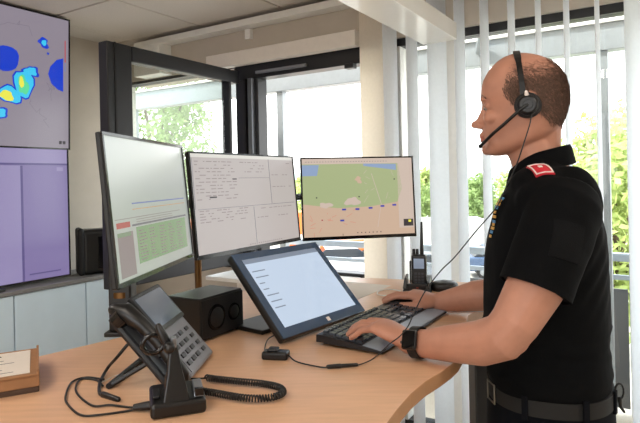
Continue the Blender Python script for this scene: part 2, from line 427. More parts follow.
# the visible right-hand part: u from about .68 to 1
D.blob(.725, .625, .055, .095, 'radar_blue', 2, 1, .10)
D.poly([(.975, .70), (.945, .68), (.915, .62), (.905, .56), (.92, .49), (.95, .45), (.975, .44)], 'radar_blue', 2)
D.blob(.885, .79, .024, .036, 'radar_blue', 2, 5, .4); D.blob(.887, .79, .012, .020, 'radar_cyan', 3, 6, .2); D.blob(.905, .715, .005, .010, 'radar_blue', 2, 7)
D.blob(.800, .46, .042, .12, 'radar_blue', 2, 8, .22); D.blob(.800, .46, .036, .108, 'radar_cyan', 3, 8, .22); D.blob(.797, .45, .022, .07, 'radar_green', 4, 9, .3); D.blob(.79, .47, .010, .04, 'radar_yellow', 5, 10, .2)
D.blob(.742, .37, .050, .068, 'radar_blue', 2, 11, .22); D.blob(.742, .37, .044, .058, 'radar_cyan', 3, 11, .22); D.blob(.73, .36, .026, .038, 'radar_yellow', 5, 12, .25)
D.blob(.832, .56, .030, .045, 'radar_blue', 2, 13, .45); D.blob(.830, .56, .022, .034, 'radar_cyan', 3, 13, .45)
D.blob(.700, .23, .035, .045, 'radar_blue', 2, 14, .3); D.blob(.700, .23, .026, .034, 'radar_cyan', 3, 14, .3)
D.rect(.982, .67, .986, .84, 'radar_red', 2); D.rect(.982, .60, .986, .67, 'row_blue', 2)
D.rect(.955, .03, .968, .055, 'text_dark', 2); D.rect(.972, .03, .985, .055, 'text_dark', 2)
D.done('screen', tv, z0)
tv2, D, z0 = panel('wall_screen', 'large lower wall screen glowing violet above the cabinets', 'screen', 1.52, .85, .05, R(2.265 - .76, 3.38, .905), (0, 0, RW), .010, 'wall screens')
D.rect(0, 0, 1, 1, 'violet', 0); D.rect(0, .88, 1, 1, 'violet_light', 1); D.rect(0, .865, 1, .88, 'violet_dark', 1); D.rect(.0, 0, .79, .86, 'violet_light', 1); D.rect(.79, 0, .80, .86, 'violet_dark', 1)
D.rect(.82, .04, .96, .05, 'violet_dark', 2); D.rect(.95, .82, .98, .85, 'violet_light', 2)
D.done('screen', tv2, z0)
plabel(MB().box(-.3, .3, -.06, .12, -.018, 0).build('foot', 'black', tv2, bevel=.004), 'black foot standing on the cabinet top')
for t in (tv,):
    MB().box(-.3, .3, .05, .40, .25, .6).build('wall_bracket', 'black', t)

sp = thing('loudspeaker', 'black rounded loudspeaker standing on the cabinet top beside the left monitor', 'speaker', R(2.48, 3.40, .885), RA - radians(28))
MB().box(-.10, .13, -.06, .10, 0, .31).build('body', 'black', sp, bevel=.03, seg=4)
MB().box(-.125, -.085, -.07, .105, .0, .32).build('grille', 'black_matte', sp, bevel=.018, seg=4)
MB().box(.0, .12, -.064, -.058, .04, .26).build('side_panel', 'black_gloss', sp, bevel=.004)

# ------------------------------------------------------------------ desk
dk = thing('desk', 'beech topped standing desk with a concave front edge', 'desk', (0, 1.5, 0))
front = [(-1.0, .50), (-.14, .50), (-.05, .60), (.02, .74), (.062, .84), (.101, .917), (.127, .975), (.160, 1.04), (.197, 1.098), (.239, 1.150), (.270, 1.192), (.296, 1.235), (.318, 1.285), (.338, 1.34), (.358, 1.42), (.388, 1.52), (.42, 1.62), (.49, 1.71), (.60, 1.78), (.80, 1.84)]
back = [(.83, 2.04), (.62, 2.10), (.40, 2.18), (.20, 2.26), (.03, 2.30), (-.2, 2.14), (-.40, 1.97), (-.53, 1.80), (-.56, 1.62), (-.523, 1.477), (-.669, 1.32), (-.76, 1.2), (-1.0, .93)]
def smooth_poly(p): return p
top = MB().prism([(x, y - 1.5) for x, y in front + back], 1.07, 1.10)
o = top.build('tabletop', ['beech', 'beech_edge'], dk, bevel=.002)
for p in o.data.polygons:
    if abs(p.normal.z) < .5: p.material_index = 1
for x, y in ((.10, 0.02), (-.55, -.25), (.55, .42)):
    l = MB().box(x - .045, x + .045, y - .045, y + .045, .03, 1.07).build('leg', 'dark_plastic', dk, bevel=.006)
    MB().box(x - .06, x + .06, y - .30, y + .30, 0, .03).build('foot', 'dark_plastic', dk, bevel=.006)
MB().box(-.5, .06, -.03, .01, 1.0, 1.07).build('crossbar', 'dark_plastic', dk)
DZ = 1.10

# ------------------------------------------------------------------ three monitors
def monitor(label, p0, p1, z, h, tilt=-5.0, **k):
    p0 = Vector(p0); p1 = Vector(p1); d = p1 - p0; c = (p0 + p1) / 2
    return panel('monitor', label, 'monitor', d.length, h, .013, (c.x, c.y, z), (radians(tilt), 0, atan2(d.y, d.x)), group='monitors over the desk', **k)
ml, D, z0 = monitor('left monitor, turned towards the operator, with green table rows and bright glare', (-.443, 1.208), (-.398, 1.735), 1.272, .345, bez=.007, chin=.004)
D.rect(0, 0, 1, 1, 'page_left', 0)
D.rect(.04, .02, .20, .33, 'text', 1); D.rect(.04, .36, .18, .40, 'row_red', 1); D.rect(.04, .30, .18, .33, 'row_green', 1)
D.rect(.20, .36, .95, .375, 'row_grey', 1); D.rect(.22, .52, .95, .53, 'row_blue', 1); D.rect(.22, .48, .95, .485, 'row_orange', 1); D.rect(.03, .42, .40, .425, 'text', 1)
D.rect(.24, .08, .93, .35, 'row_green', 1)
r = random.Random(5)
for k in range(10):
    y = .10 + .024 * k
    for q in range(5): D.rect(.26 + .13 * q, y, .26 + .13 * q + r.uniform(.05, .10), y + .007, 'text', 2)
for k in range(3): D.rect(.25, .385 + .018 * k, .25 + r.uniform(.4, .65), .39 + .018 * k, 'text', 2)
D.done('screen', ml, z0)
mm, D, z0 = monitor('middle monitor showing pale office windows of small text', (-.390, 1.752), (-.086, 2.282), 1.256, .345, bez=.006, chin=.008)
D.rect(0, 0, 1, 1, 'page', 0)
D.rect(0, .965, 1, 1, 'map_white', 1)
for (a, b, c, d) in ((.03, .44, .98, .445), (.715, .45, .72, .97), (.40, .75, .71, .754), (.52, .03, .525, .43), (.01, .445, .014, .96)): D.rect(a, b, c, d, 'row_grey', 1)
r = random.Random(9)
for (x0, x1, y0, y1, n) in ((.03, .38, .50, .92, 12), (.42, .69, .78, .92, 4), (.74, .96, .50, .92, 3), (.04, .48, .28, .42, 5), (.55, .95, .2, .40, 2)):
    for k in range(n):
        y = y1 - (y1 - y0) * k / n; x = x0
        while x < x1 - .03:
            l = r.uniform(.012, .05); 
            if r.random() < .62: D.rect(x, y, min(x1, x + l), y + .008, 'text', 2)
            x += l + .012
D.rect(.13, .55, .19, .565, 'text_dark', 3); D.rect(.34, .735, .38, .748, 'text_dark', 3)
for k in range(16): D.rect(.45 + .022 * k, .015, .462 + .022 * k, .026, 'text', 3)
D.done('screen', mm, z0)
mr, D, z0 = monitor('right monitor showing a green and tan area map with blue markers', (-.076, 2.300), (.407, 2.40), 1.250, .345, tilt=-4, bez=.006, chin=.008)
D.rect(0, 0, 1, 1, 'map_tan', 0); D.rect(0, .93, 1, 1, 'map_edge', 1)
D.poly([(0, .42), (.30, .36), (.60, .37), (.85, .42), (.90, .60), (.87, .93), (0, .93)], 'map_green', 1)
D.rect(.86, .08, 1, .93, 'map_edge', 1)
D.poly([(.0, .78), (.13, .78), (.15, .92), (0, .92)], 'map_water', 2); D.poly([(.55, .90), (.85, .84), (.85, .92), (.55, .93)], 'map_water', 2)
D.blob(.44, .44, .06, .06, 'map_edge', 2, 3, .4); D.blob(.20, .40, .05, .04, 'map_edge', 2, 4, .4); D.blob(.50, .72, .03, .04, 'map_tan', 2, 5, .5)
r = random.Random(11)
for k in range(16):
    x = r.uniform(.02, .45); y = r.uniform(.05, .33); D.line([(x, y), (x + r.uniform(-.05, .05), y + r.uniform(-.07, .07))], .0009, 'map_line', 3)
for k in range(9):
    x = r.uniform(.55, .83); y = r.uniform(.4, .85); D.line([(x, y), (x + r.uniform(-.05, .05), y + r.uniform(-.1, .1))], .0007, 'map_edge', 3)
D.line([(.66, .1), (.70, .4), (.62, .8)], .0012, 'map_edge', 3)
for u, v in ((.36, .34), (.48, .34), (.60, .35), (.71, .37), (.82, .38), (.34, .20)): D.rect(u - .018, v - .011, u + .018, v + .011, 'map_pin', 4)
for u, v in ((.12, .50), (.50, .50), (.83, .72)): D.rect(u - .006, v - .008, u + .006, v + .008, 'text_dark', 4)
D.rect(.155, .205, .17, .22, 'row_red', 4)
D.rect(.90, .10, .99, .19, 'text_dark', 4); D.rect(.945, .15, .97, .18, 'radar_yellow', 5)
for k in range(30): D.rect(.03 + .025 * k, .955, .042 + .025 * k, .963, 'text', 4)
for k in range(7): D.rect(.47 + .035 * k, .03, .48 + .035 * k, .042, 'text_dark', 4)
D.rect(.34, .005, .345, .03, 'text_dark', 4)
D.done('screen', mr, z0)

# stand that carries the monitors
mt = thing('monitor_stand', 'dark posts and arms behind the monitors carrying all three', 'stand', (-.535, 1.50, DZ))
def part_tube(name, pts, r, m, parent, n=14, smooth=35): return MB().tube(pts, r, n).build(name, m, parent, smooth=smooth)
def rel(p, o): return tuple(Vector(p) - Vector(o))
mo = (-.535, 1.50, DZ)
MB().box(-.04, .04, -.035, .035, 0, .012).build('base_plate', 'black', mt, bevel=.003)
MB().box(-.03, .03, -.025, .025, .012, .40).build('post', 'black', mt, bevel=.005)
plabel(MB().cyl((0, 0, .10), (0, 0, .115), .030, n=16).build('collar', 'brass', mt, smooth=35), 'brass coloured collar')
part_tube('arm', [(0, 0, .36), (.06, -.05, .36), rel((-.462, 1.45, 1.46), mo)], .014, 'black', mt)
part_tube('arm', [(0, 0, .33), rel((-.40, 1.98, 1.43), mo), rel((-.262, 2.035, 1.43), mo)], .014, 'black', mt)
part_tube('arm', [rel((-.40, 1.98, 1.43), mo), rel((.0, 2.50, 1.43), mo), rel((.155, 2.40, 1.43), mo)], .014, 'black', mt)
part_tube('post', [rel((-.42, 1.90, 1.10), mo), rel((-.42, 1.90, 1.46), mo)], .012, 'brass', mt)
MB().box(*[v for pr in zip(rel((-.47, 1.86, 1.10), mo)[:2], rel((-.37, 1.94, 1.10), mo)[:2]) for v in pr], 0, .01).build('base_plate', 'black', mt, bevel=.003)

# ------------------------------------------------------------------ tablet display tilted up on the desk
LL = Vector((-.096, 1.345, 1.1175)); ex = Vector((.625, .78, 0)).normalized(); up = Vector((-.78 * .184, .625 * .184, .192)).normalized()
tb = thing('touch_display', 'black touch display tilted up in front of the keyboard, screen brightened in place of reflections', 'display', (0, 0, 0))
ez = up; ey = ez.cross(ex); 
tb.matrix_world = Matrix(((ex.x, ey.x, ez.x, LL.x + ex.x * .176), (ex.y, ey.y, ez.y, LL.y + ex.y * .176), (ex.z, ey.z, ez.z, LL.z), (0, 0, 0, 1)))
Wt, Ht = .352, .266
MB().box(-Wt / 2, Wt / 2, 0, .022, 0, Ht).build('casing', 'black', tb, bevel=.006)
o = MB().box(-Wt / 2 + .002, Wt / 2 - .002, -.002, 0, .002, Ht - .002).build('front_glass', mat('front_glass', (64, 84, 110), .08, var=0, spec=.8), tb, bevel=.001)  # bluish base colour holds the reflection seen on the bezel glass
D = Draw(Wt - .05, Ht - .052, .0025); D.rect(0, 0, 1, 1, 'tablet', 0); D.rect(0, .93, 1, 1, 'tablet_dim', 1)
r = random.Random(2)
for k in range(7): D.rect(.03, .80 - .09 * k, .03 + r.uniform(.06, .16), .815 - .09 * k, 'tablet_dim', 1)
D.done('screen', tb, .028)
MB().prism([(-.006, 0), (.006, 0), (.006, .001), (-.006, .001)], .008, .02).build('home_mark', 'patch_white', tb, loc=(0.01, -.0035, 0))
MB().box(-.10, .10, .022, .05, .03, .16).build('back_cover', 'black', tb, bevel=.008)
# stand in world orientation
inv = tb.matrix_world.inverted()
def wpart(name, mb, m, parent, inv, **k):
    mb.v = [tuple(inv @ Vector(p)) for p in mb.v]; return mb.build(name, m, parent, **k)
cb = LL + ex * .176 + ez * .12 + ey * .04
wpart('stand_neck', MB().tube([cb, Vector((cb.x - .05, cb.y + .04, DZ + .012))], [.022, .026], 12), 'black', tb, inv, smooth=35)
fx = Vector((cb.x - .05, cb.y + .04, 0))
m = MB(); m.X = Matrix.Translation((fx.x, fx.y, DZ)) @ Matrix.Rotation(atan2(.78, .625), 4, 'Z'); m.box(-.13, .10, -.06, .07, 0, .012)
wpart('stand_foot', m, 'black', tb, inv, bevel=.003)

# ------------------------------------------------------------------ keyboard
kb = thing('keyboard', 'black wired keyboard with a grey palm rest under the operator\'s left hand', 'keyboard', (-.018, 1.357, DZ), RA)
# local x = a (length), local -y... width runs to -b
KL, KW = .438, .175
prof = [(0, .008), (0, .026), (-.02, .027), (-.125, .015), (-.170, .009), (-KW, .006), (-KW, .004)]
m = MB(); m.slab([(y, z) for y, z in prof], 'x', 0, KL); m.build('body', 'kb_body', kb, bevel=.002)
m = MB(); m.slab([(-.124, .0165), (-.172, .0105), (-KW + .002, .008), (-.124, .008)], 'x', .004, KL - .004); m.build('palm_rest', 'kb_rest', kb, bevel=.0015)
def kz(y): return .0268 - (.012 / .105) * (-y - .02)
km = {}
def key(x, y, wx, wy=.0165):
    k = (round(wx, 4), round(wy, 4))
    if k not in km:
        q = MB(); q.loft([[(-wx / 2, -wy / 2, 0), (wx / 2, -wy / 2, 0), (wx / 2, wy / 2, 0), (-wx / 2, wy / 2, 0)], [(-wx / 2 + .0015, -wy / 2 + .0015, .006), (wx / 2 - .0015, -wy / 2 + .0015, .006), (wx / 2 - .0015, wy / 2 - .0015, .006), (-wx / 2 + .0015, wy / 2 - .0015, .006)]])
        km[k] = q.mesh('key', 'kb_key')
    o = bpy.data.objects.new('key', km[k]); C.objects.link(o); o.parent = kb; o.location = (x, y, kz(y)); o.rotation_euler = (atan2(.012, .105), 0, 0)
pitch = .0180
for row, y in enumerate((-.016, -.036, -.0545, -.073, -.0915, -.110)):
    x = .012
    if row == 0:
        for c in range(16): key(x + .009 + c * .0180, y, .0150, .012)
    else:
        ws = {1: [1] * 13 + [2], 2: [1.5] + [1] * 12 + [1.5], 3: [1.75] + [1] * 11 + [2.25], 4: [1.25] + [1] * 11 + [2.75], 5: [1.5, 1.25, 1.25, 5.5, 1.25, 1.25, 1.25, 1.75]}[row]
        for u in ws: key(x + u * pitch / 2, y, u * pitch - .0028); x += u * pitch
    x = .012 + 15 * pitch + .008
    if row in (1, 2): 
        for c in range(3): key(x + pitch / 2 + c * pitch, y, .0158)
    if row == 4: key(x + 1.5 * pitch, y, .0158)
    if row == 5:
        for c in range(3): key(x + pitch / 2 + c * pitch, y, .0158)
    x += 3 * pitch + .008
    if row > 0:
        for c in range(4): key(x + pitch / 2 + c * pitch, y, .0158)
for x in (.02, KL - .05): MB().box(x, x + .03, -.02, -.008, 0, .012).build('foot', 'black', kb)

def mouse(name, label, loc, rot, m='black', s=1):
    t = thing(name, label, 'mouse', loc, rot)
    k = MB(); rings = []
    for i in range(9):
        a = i / 8 * pi / 2; hh = .034 * sin(a) ; c = max(cos(a) ** .7, .02)
        rings.append([(.058 * c * cos(2 * pi * j / 24) * s + (.004 if True else 0) * sin(a), .031 * c * sin(2 * pi * j / 24) * s, .002 + hh) for j in range(24)])
    k.loft([[(x, y, 0) for x, y, z in rings[0]]] + rings); k.build('shell', m, t, smooth=50)
    MB().cyl((-.036, -.004, .022), (-.036, .004, .022), .009, n=14).build('wheel', 'rubber', t, smooth=35)
    return t
mouse('computer_mouse', 'black mouse under the operator\'s right hand', (.238, 1.70, DZ), radians(-18))

# ------------------------------------------------------------------ speaker cube
sc = thing('desk_speaker', 'small black cube speaker with grey top between phone and middle monitor', 'speaker', (-.301, 1.388, DZ), atan2(.144, .084))
Lf = .167; Dp = .118; Hh = .108
MB().box(0, Lf, .004, Dp, .004, Hh).build('cabinet', 'black', sc, bevel=.003)
plabel(MB().box(.002, Lf - .002, .006, Dp - .002, Hh, Hh + .0015).build('top_panel', 'dark_plastic', sc), 'dark grey top panel')
MB().box(.003, Lf - .003, 0, .004, .007, Hh - .003).build('front_grille', 'black_matte', sc)
for x, rr in ((.055, .032), (.125, .022)):
    c = MB().tube([(x, -.003, .055), (x, .001, .055)], [rr, rr * 1.04], 28).build('driver_ring', 'black_gloss', sc, smooth=35)
    MB().tube([(x, -.0055, .055), (x, -.003, .055)], [rr * .45, rr * .8], 28).build('cone', 'rubber', sc, smooth=35)
for x in (.03, .137):
    for y in (.02, .10): MB().cyl((x, y, 0), (x, y, .004), .006, n=10).build('foot', 'rubber', sc)

# ------------------------------------------------------------------ desk phone
# local: x across the face (towards the far side), y up the slope horizontally, z up
ph = thing('desk_phone', 'grey desk phone with tilted colour display and black handset, beside the headset cradle', 'phone', (-.270, 1.09, DZ), radians(86))
# local x -> world +Y ; local y -> world -X
PW, PD, PH = .205, .128, .150   # width, run, rise of the face
sl_ = math.atan2(PH, PD); fl_ = sqrt(PD ** 2 + PH ** 2)
fm = Matrix.Translation((0, 0, .012)) @ Matrix.Rotation(sl_, 4, 'X')     # face frame: x width, y up the slope, z out of face
def fpart(name, mb, m, parent=ph, **k):
    mb.v = [tuple(fm @ Vector(p)) for p in mb.v]; return mb.build(name, m, parent, **k)
hs = .034
body = fpart('housing', MB().box(hs, PW, -.004, fl_, -.030, 0), 'phone_grey', bevel=.006)
fpart('handset_bay', MB().box(-.012, hs, .0, fl_ - .004, -.036, -.020), 'dark_plastic', bevel=.008)
fpart('display_frame', MB().box(hs + .006, PW - .002, fl_ - .092, fl_ + .004, -.004, .006), 'black', bevel=.003)
o = fpart('display', MB().box(hs + .016, PW - .012, fl_ - .082, fl_ - .006, .0062, .0072), 's_phone'); plabel(o, 'grey-blue glowing display')
o = fpart('button_field', MB().box(hs + .014, PW - .010, .004, fl_ - .098, .0, .0012), 'phone_grey')
for rr_ in range(4):
    for c in range(3):
        x = hs + .022 + c * .030; y = .016 + rr_ * .0195
        fpart('button', MB().box(x, x + .019, y, y + .0105, .001, .0045), 'phone_key', bevel=.0015)
for c in range(4):
    x = hs + .122; y = .016 + c * .0195; fpart('button', MB().box(x, x + .018, y, y + .0095, .001, .0045), 'phone_key', bevel=.0015)
# handset: curved grip with ear and mouth piece
hp = [(.002, .000, -.012), (.0, .016, .000), (-.002, .05, .010), (-.002, .095, .013), (-.002, .14, .010), (.0, .180, .000), (.002, .198, -.014)]
o = fpart('handset', MB().tube(hp, [.013, .018, .014, .013, .014, .019, .013], 14, rounded=True), 'black', smooth=50); plabel(o, 'black handset lying in its cradle')
for y in (.012, .178):
    fpart('earpiece', MB().tube([(.0, y, -.026), (.0, y, -.006)], [.018, .021], 20), 'black_gloss', smooth=35)
# kick stand
part_tube('stand_leg', [(.03, .06, .055), (.00, .150, .006)], .005, 'black', ph, 8)
part_tube('stand_leg', [(.17, .06, .055), (.17, .150, .006)], .005, 'black', ph, 8)
part_tube('stand_foot', [(-.006, .152, .006), (.176, .152, .006)], .006, 'black', ph, 8)
MB().box(.06, PW - .01, .06, .085, .0, .075).build('stand_wedge', 'black', ph, bevel=.006)

# ------------------------------------------------------------------ headset cradle
hc = thing('headset_cradle', 'black headset charging cradle with a tall tapered arm at the desk front', 'cradle', (-.262, .995, DZ), radians(18))
m = MB(); m.loft([[(-.047, -.04, 0), (.047, -.04, 0), (.047, .05, 0), (-.047, .05, 0)], [(-.047, -.04, .026), (.047, -.04, .026), (.047, .05, .032), (-.047, .05, .032)]]); m.build('base', 'black', hc, bevel=.007, seg=3)
m = MB(); m.loft([[(-.027, -.036, .02), (.021, -.036, .02), (.021, .02, .02), (-.027, .02, .02)], [(-.017, -.026, .07), (.009, -.026, .07), (.009, .006, .07), (-.017, .006, .07)], [(-.012, -.016, .118), (.001, -.016, .118), (.001, .0, .118), (-.012, .0, .118)]]); m.build('upright', 'black', hc, bevel=.003)
MB().box(-.009, .0, -.018, .0, .112, .13).build('contact_clip', 'silver', hc, bevel=.002)
m = MB(); m.loft([[(.026, -.03, .026), (.045, -.03, .026), (.045, .03, .03), (.026, .03, .03)], [(.027, -.026, .036), (.044, -.026, .036), (.044, .024, .041), (.027, .024, .041)]]); o = m.build('charging_socket', 'silver', hc, bevel=.003)
MB().box(.028, .043, -.034, -.025, .030, .042).build('socket_opening', 'black_gloss', hc)
MB().box(-.042, -.030, -.02, .02, .0285, .034).build('status_buttons', 'dark_plastic', hc, bevel=.002)
# earpiece hanging on the arm
hd = thing('wireless_earpiece', 'black wireless earpiece with ear hook hanging on top of the cradle arm', 'headset', (-.268, .99, 1.218), radians(18))
MB().tube([(-.006, -.01, -.005), (-.006, -.03, .0), (-.008, -.04, .03)][:2], [.010, .010], 12, rounded=True).build('body', 'black', hd, smooth=50)
MB().tube([(-.004, 0, -.012), (-.014, .0, .012), (-.022, .004, .03)], [.007, .0085, .006], 12, rounded=True).build('microphone_arm', 'black', hd, smooth=50)
cc = [(-.032 + .018 * cos(t), .012, -.002 + .016 * sin(t)) for t in [radians(a) for a in range(20, 380, 20)]]
MB().tube(cc, .0045, 8, closed=True).build('ear_loop', 'black_gloss', hd, smooth=True)

# ------------------------------------------------------------------ inline box, cables
def bez(pts, n=8):
    """smooth curve through points"""
    P = [Vector(p) for p in pts]; out = []
    for i in range(len(P) - 1):
        p0 = P[max(i - 1, 0)]; p1 = P[i]; p2 = P[i + 1]; p3 = P[min(i + 2, len(P) - 1)]
        for k in range(n):
            t = k / n
            out.append(.5 * ((2 * p1) + (-p0 + p2) * t + (2 * p0 - 5 * p1 + 4 * p2 - p3) * t * t + (-p0 + 3 * p1 - 3 * p2 + p3) * t ** 3))
    out.append(P[-1]); return out
def cable(label, pts, r=.0018, m='wire', cat='cable', name='cable', n=8):
    o = MB().tube(bez(pts), r, n).build(name, m, smooth=True); return tag(o, label, cat)
T = {}
def Dk(x, y, z=DZ): # desk point
    return (x, y, z)
ib = thing('cable_adapter', 'small black adapter box on the desk in front of the touch display', 'adapter', (-.108, 1.262, DZ), radians(-12))
MB().box(-.030, .030, -.016, .016, 0, .018).build('case', 'black', ib, bevel=.005, seg=3)
MB().box(-.018, .006, -.012, .014, .018, .024).build('button', 'dark_plastic', ib, bevel=.003)
cable('thin black cable from the adapter box up behind the touch display', [(-.128, 1.272, 1.112), (-.140, 1.33, 1.103), (-.135, 1.40, 1.108), (-.10, 1.47, 1.103)], .0016)
zc = DZ + .003
cable('thin black cable looping on the desk left of the headset cradle, inner loop', [(-.305, .99, zc + .012), (-.339, .996, zc), (-.386, 1.009, zc), (-.418, 1.008, zc), (-.467, 1.061, zc), (-.492, 1.109, zc), (-.497, 1.148, zc), (-.465, 1.14, zc), (-.437, 1.105, zc)], .0020)
cable('thin black cable making the wide outer loop left of the headset cradle', [(-.305, .982, zc + .012), (-.337, .985, zc), (-.39, .967, zc), (-.422, .968, zc), (-.461, 1.009, zc), (-.487, 1.052, zc), (-.510, 1.131, zc), (-.491, 1.157, zc), (-.445, 1.131, zc + .004)], .0020)
cable('thick black cable hanging from the desk phone down to the desk', [(-.37, 1.165, 1.20), (-.393, 1.15, 1.181), (-.425, 1.15, 1.145), (-.458, 1.185, 1.112), (-.452, 1.13, zc), (-.430, 1.07, zc), (-.413, 1.053, zc), (-.381, 1.032, zc + .001)], .0034)
o = MB().tube([(-.418, 1.057, zc + .001), (-.381, 1.032, zc + .001)], [.006, .005], 10, rounded=True).build('cable_plug', 'black', smooth=50); tag(o, 'black plug at the end of the thick phone cable', 'plug')
o = MB().tube([(-.336, .985, zc + .004), (-.305, .984, zc + .008)], [.006, .008], 10).build('cable_plug', 'black', smooth=50); tag(o, 'black double cable plug entering the headset cradle base', 'plug')
cable('thin pale cable curving on the desk beside the phone stand', [(-.45, 1.12, zc), (-.43, 1.17, zc), (-.40, 1.22, zc), (-.36, 1.26, zc)], .0010, 'wire_white')
# coiled handset cord
path = bez([(-.237, 1.123, 1.109), (-.215, 1.114, 1.109), (-.165, 1.097, 1.109), (-.121, 1.083, 1.109), (-.088, 1.063, 1.109), (-.077, 1.038, 1.109), (-.089, 1.017, 1.109), (-.117, 1.009, 1.109), (-.154, 1.016, 1.109), (-.204, 1.040, 1.109), (-.232, 1.052, 1.109)], 40)
hx = []; L = 0; 
for i in range(len(path) - 1):
    p = path[i]; q = path[i + 1]; t = (q - p).normalized(); u = t.cross(Vector((0, 0, 1))).normalized(); v = u.cross(t)
    for k in range(2):
        s_ = L + (q - p).length * k / 2; a_ = s_ / .0034 * 2 * pi * .9
        hx.append(p.lerp(q, k / 2) + (u * cos(a_) + v * sin(a_)) * .0052)
    L += (q - p).length
m = MB(); 
# resample helix finely
hx = []; L = 0; cum = [0]
for i in range(len(path) - 1): cum.append(cum[-1] + (path[i + 1] - path[i]).length)
tot = cum[-1]; N = 1500; j = 0
for i in range(N):
    s_ = tot * i / N
    while cum[j + 1] < s_: j += 1
    f = (s_ - cum[j]) / max(1e-9, cum[j + 1] - cum[j]); p = path[j].lerp(path[j + 1], f); t = (path[j + 1] - path[j]).normalized()
    u = t.cross(Vector((0, 0, 1))).normalized(); v = u.cross(t); a_ = 2 * pi * s_ / .0054
    hx.append(p + (u * cos(a_) + v * sin(a_)) * .0052)
o = m.tube(hx, .0018, 5).build('coiled_cord', 'wire', smooth=True); tag(o, 'black coiled handset cord lying in a bend on the desk', 'cord')
cable('short straight black lead from the phone to the coiled cord', [(-.300, 1.160, 1.125), (-.290, 1.135, 1.106), (-.262, 1.130, 1.105), (-.236, 1.123, 1.108)], .0018)

# headset cable: adapter box -> connector -> over the wrist -> chest -> ear
cable('thin black cable from the adapter box to the inline connector', [(-.080, 1.256, 1.11), (-.06, 1.228, zc), (-.013, 1.192, zc), (.010, 1.184, zc)], .0016)
ic = thing('inline_connector', 'slim black inline cable connector on the desk before the keyboard', 'connector', (.038, 1.188, DZ + .005), radians(8))
MB().tube([(-.030, 0, 0), (-.004, 0, 0)], [.0045, .005], 10, rounded=True).build('plug', 'black', ic, smooth=50)
MB().tube([(0, 0, 0), (.032, 0, 0)], [.0042, .0036], 10, rounded=True).build('socket', 'black', ic, smooth=50)
MB().tube([(-.005, 0, 0), (.001, 0, 0)], [.003, .003], 10).build('contact_ring', 'silver', ic, smooth=50)
cable('thin black headset cable running over the wrist up to the operator\'s ear', [(.068, 1.193, zc), (.090, 1.203, 1.106), (.110, 1.200, 1.118), (.140, 1.190, 1.148), (.161, 1.178, 1.168), (.180, 1.19, 1.185), (.194, 1.21, 1.202), (.225, 1.24, 1.245), (.261, 1.24, 1.291), (.29, 1.22, 1.326), (.33, 1.2, 1.381), (.37, 1.18, 1.434), (.391, 1.19, 1.468), (.418, 1.19, 1.523), (.439, 1.195, 1.576), (.458, 1.215, 1.612), (.466, 1.225, 1.635)], .0014, name='headset_cable')

# ------------------------------------------------------------------ radio, puck, notepad, box
rd = thing('two_way_radio', 'black two-way radio with long antenna standing in its charger', 'radio', (.345, 1.985, DZ + .006), radians(-14))
MB().box(-.026, .026, -.018, .018, .0, .122).build('body', 'black', rd, bevel=.006, seg=3)
MB().tube([(.010, .002, .119), (.010, .002, .160), (.011, .002, .235)], [.0075, .006, .0042], 10, rounded=True).build('antenna', 'black', rd, smooth=50)
for x in (-.018, -.006): MB().cyl((x, 0, .121), (x, 0, .142), .006, .005, 12).build('knob', 'black', rd, smooth=35)
plabel(MB().box(-.018, .018, -.0195, -.018, .075, .110).build('display', 's_tablet_dim', rd), 'dim grey display')
for i in range(4):
    for j in range(3): MB().box(-.016 + .012 * j, -.008 + .012 * j, -.0205, -.018, .020 + .011 * i, .027 + .011 * i).build('button', 'phone_key', rd)
MB().box(-.034, -.028, -.008, .008, .02, .10).build('side_clip', 'dark_plastic', rd, bevel=.002)
rc = thing('radio_charger', 'black desktop charger holding the two-way radio', 'charger', (.340, 1.985, DZ), radians(-14))
m = MB(); m.loft([[(-.052, -.045, 0), (.048, -.045, 0), (.048, .045, 0), (-.052, .045, 0)], [(-.050, -.040, .012), (.046, -.040, .012), (.046, .04, .012), (-.050, .04, .012)]]); m.build('base', 'black', rc, bevel=.003)
m = MB(); m.loft([[(-.052, -.040, .0121), (-.036, -.040, .0121), (-.036, .04, .0121), (-.052, .04, .0121)], [(-.046, -.026, .048), (-.036, -.026, .048), (-.036, .035, .054), (-.046, .035, .054)]]); m.build('cradle_wall', 'black', rc, bevel=.003)
m = MB(); m.loft([[(.032, -.040, .0121), (.046, -.040, .0121), (.046, .04, .0121), (.032, .04, .0121)], [(.032, -.026, .034), (.042, -.026, .034), (.042, .035, .044), (.032, .035, .044)]]); m.build('cradle_wall', 'black', rc, bevel=.003)
MB().box(-.036, .032, -.042, -.020, .0121, .030).build('front_lip', 'black', rc, bevel=.003)
MB().box(-.004, .004, -.0435, -.042, .016, .020).build('charge_light', mat('led', (60, 20, 16), .3, emit=(160, 60, 40), es=.3, var=0), rc)
pk = thing('conference_puck', 'low black oval puck standing right of the radio charger', 'puck', (.432, 1.985, DZ), radians(10))
rg = []
for f, z in ((.86, 0), (1.0, .010), (1.0, .018), (.93, .026), (.75, .031), (.4, .033)): rg.append([(.050 * f * cos(2 * pi * j / 28), .040 * f * sin(2 * pi * j / 28), z) for j in range(28)])
MB().loft(rg).build('shell', 'black', pk, smooth=50)
MB().tube([(0, 0, .033), (0, 0, .035)], [.014, .012], 20).build('button', 'dark_plastic', pk, smooth=35)
MB().loft([[(.0505 * cos(2 * pi * j / 28), .0405 * sin(2 * pi * j / 28), z) for j in range(28)] for z in (.0125, .0155)]).build('rim', 'dark_plastic', pk, smooth=35)
cable('white cable lying in a loop left of the radio charger', [(.275, 1.975, zc), (.234, 2.01, zc), (.196, 1.97, zc), (.190, 1.92, zc), (.215, 1.90, zc), (.262, 1.905, zc)], .0022, 'wire_white')
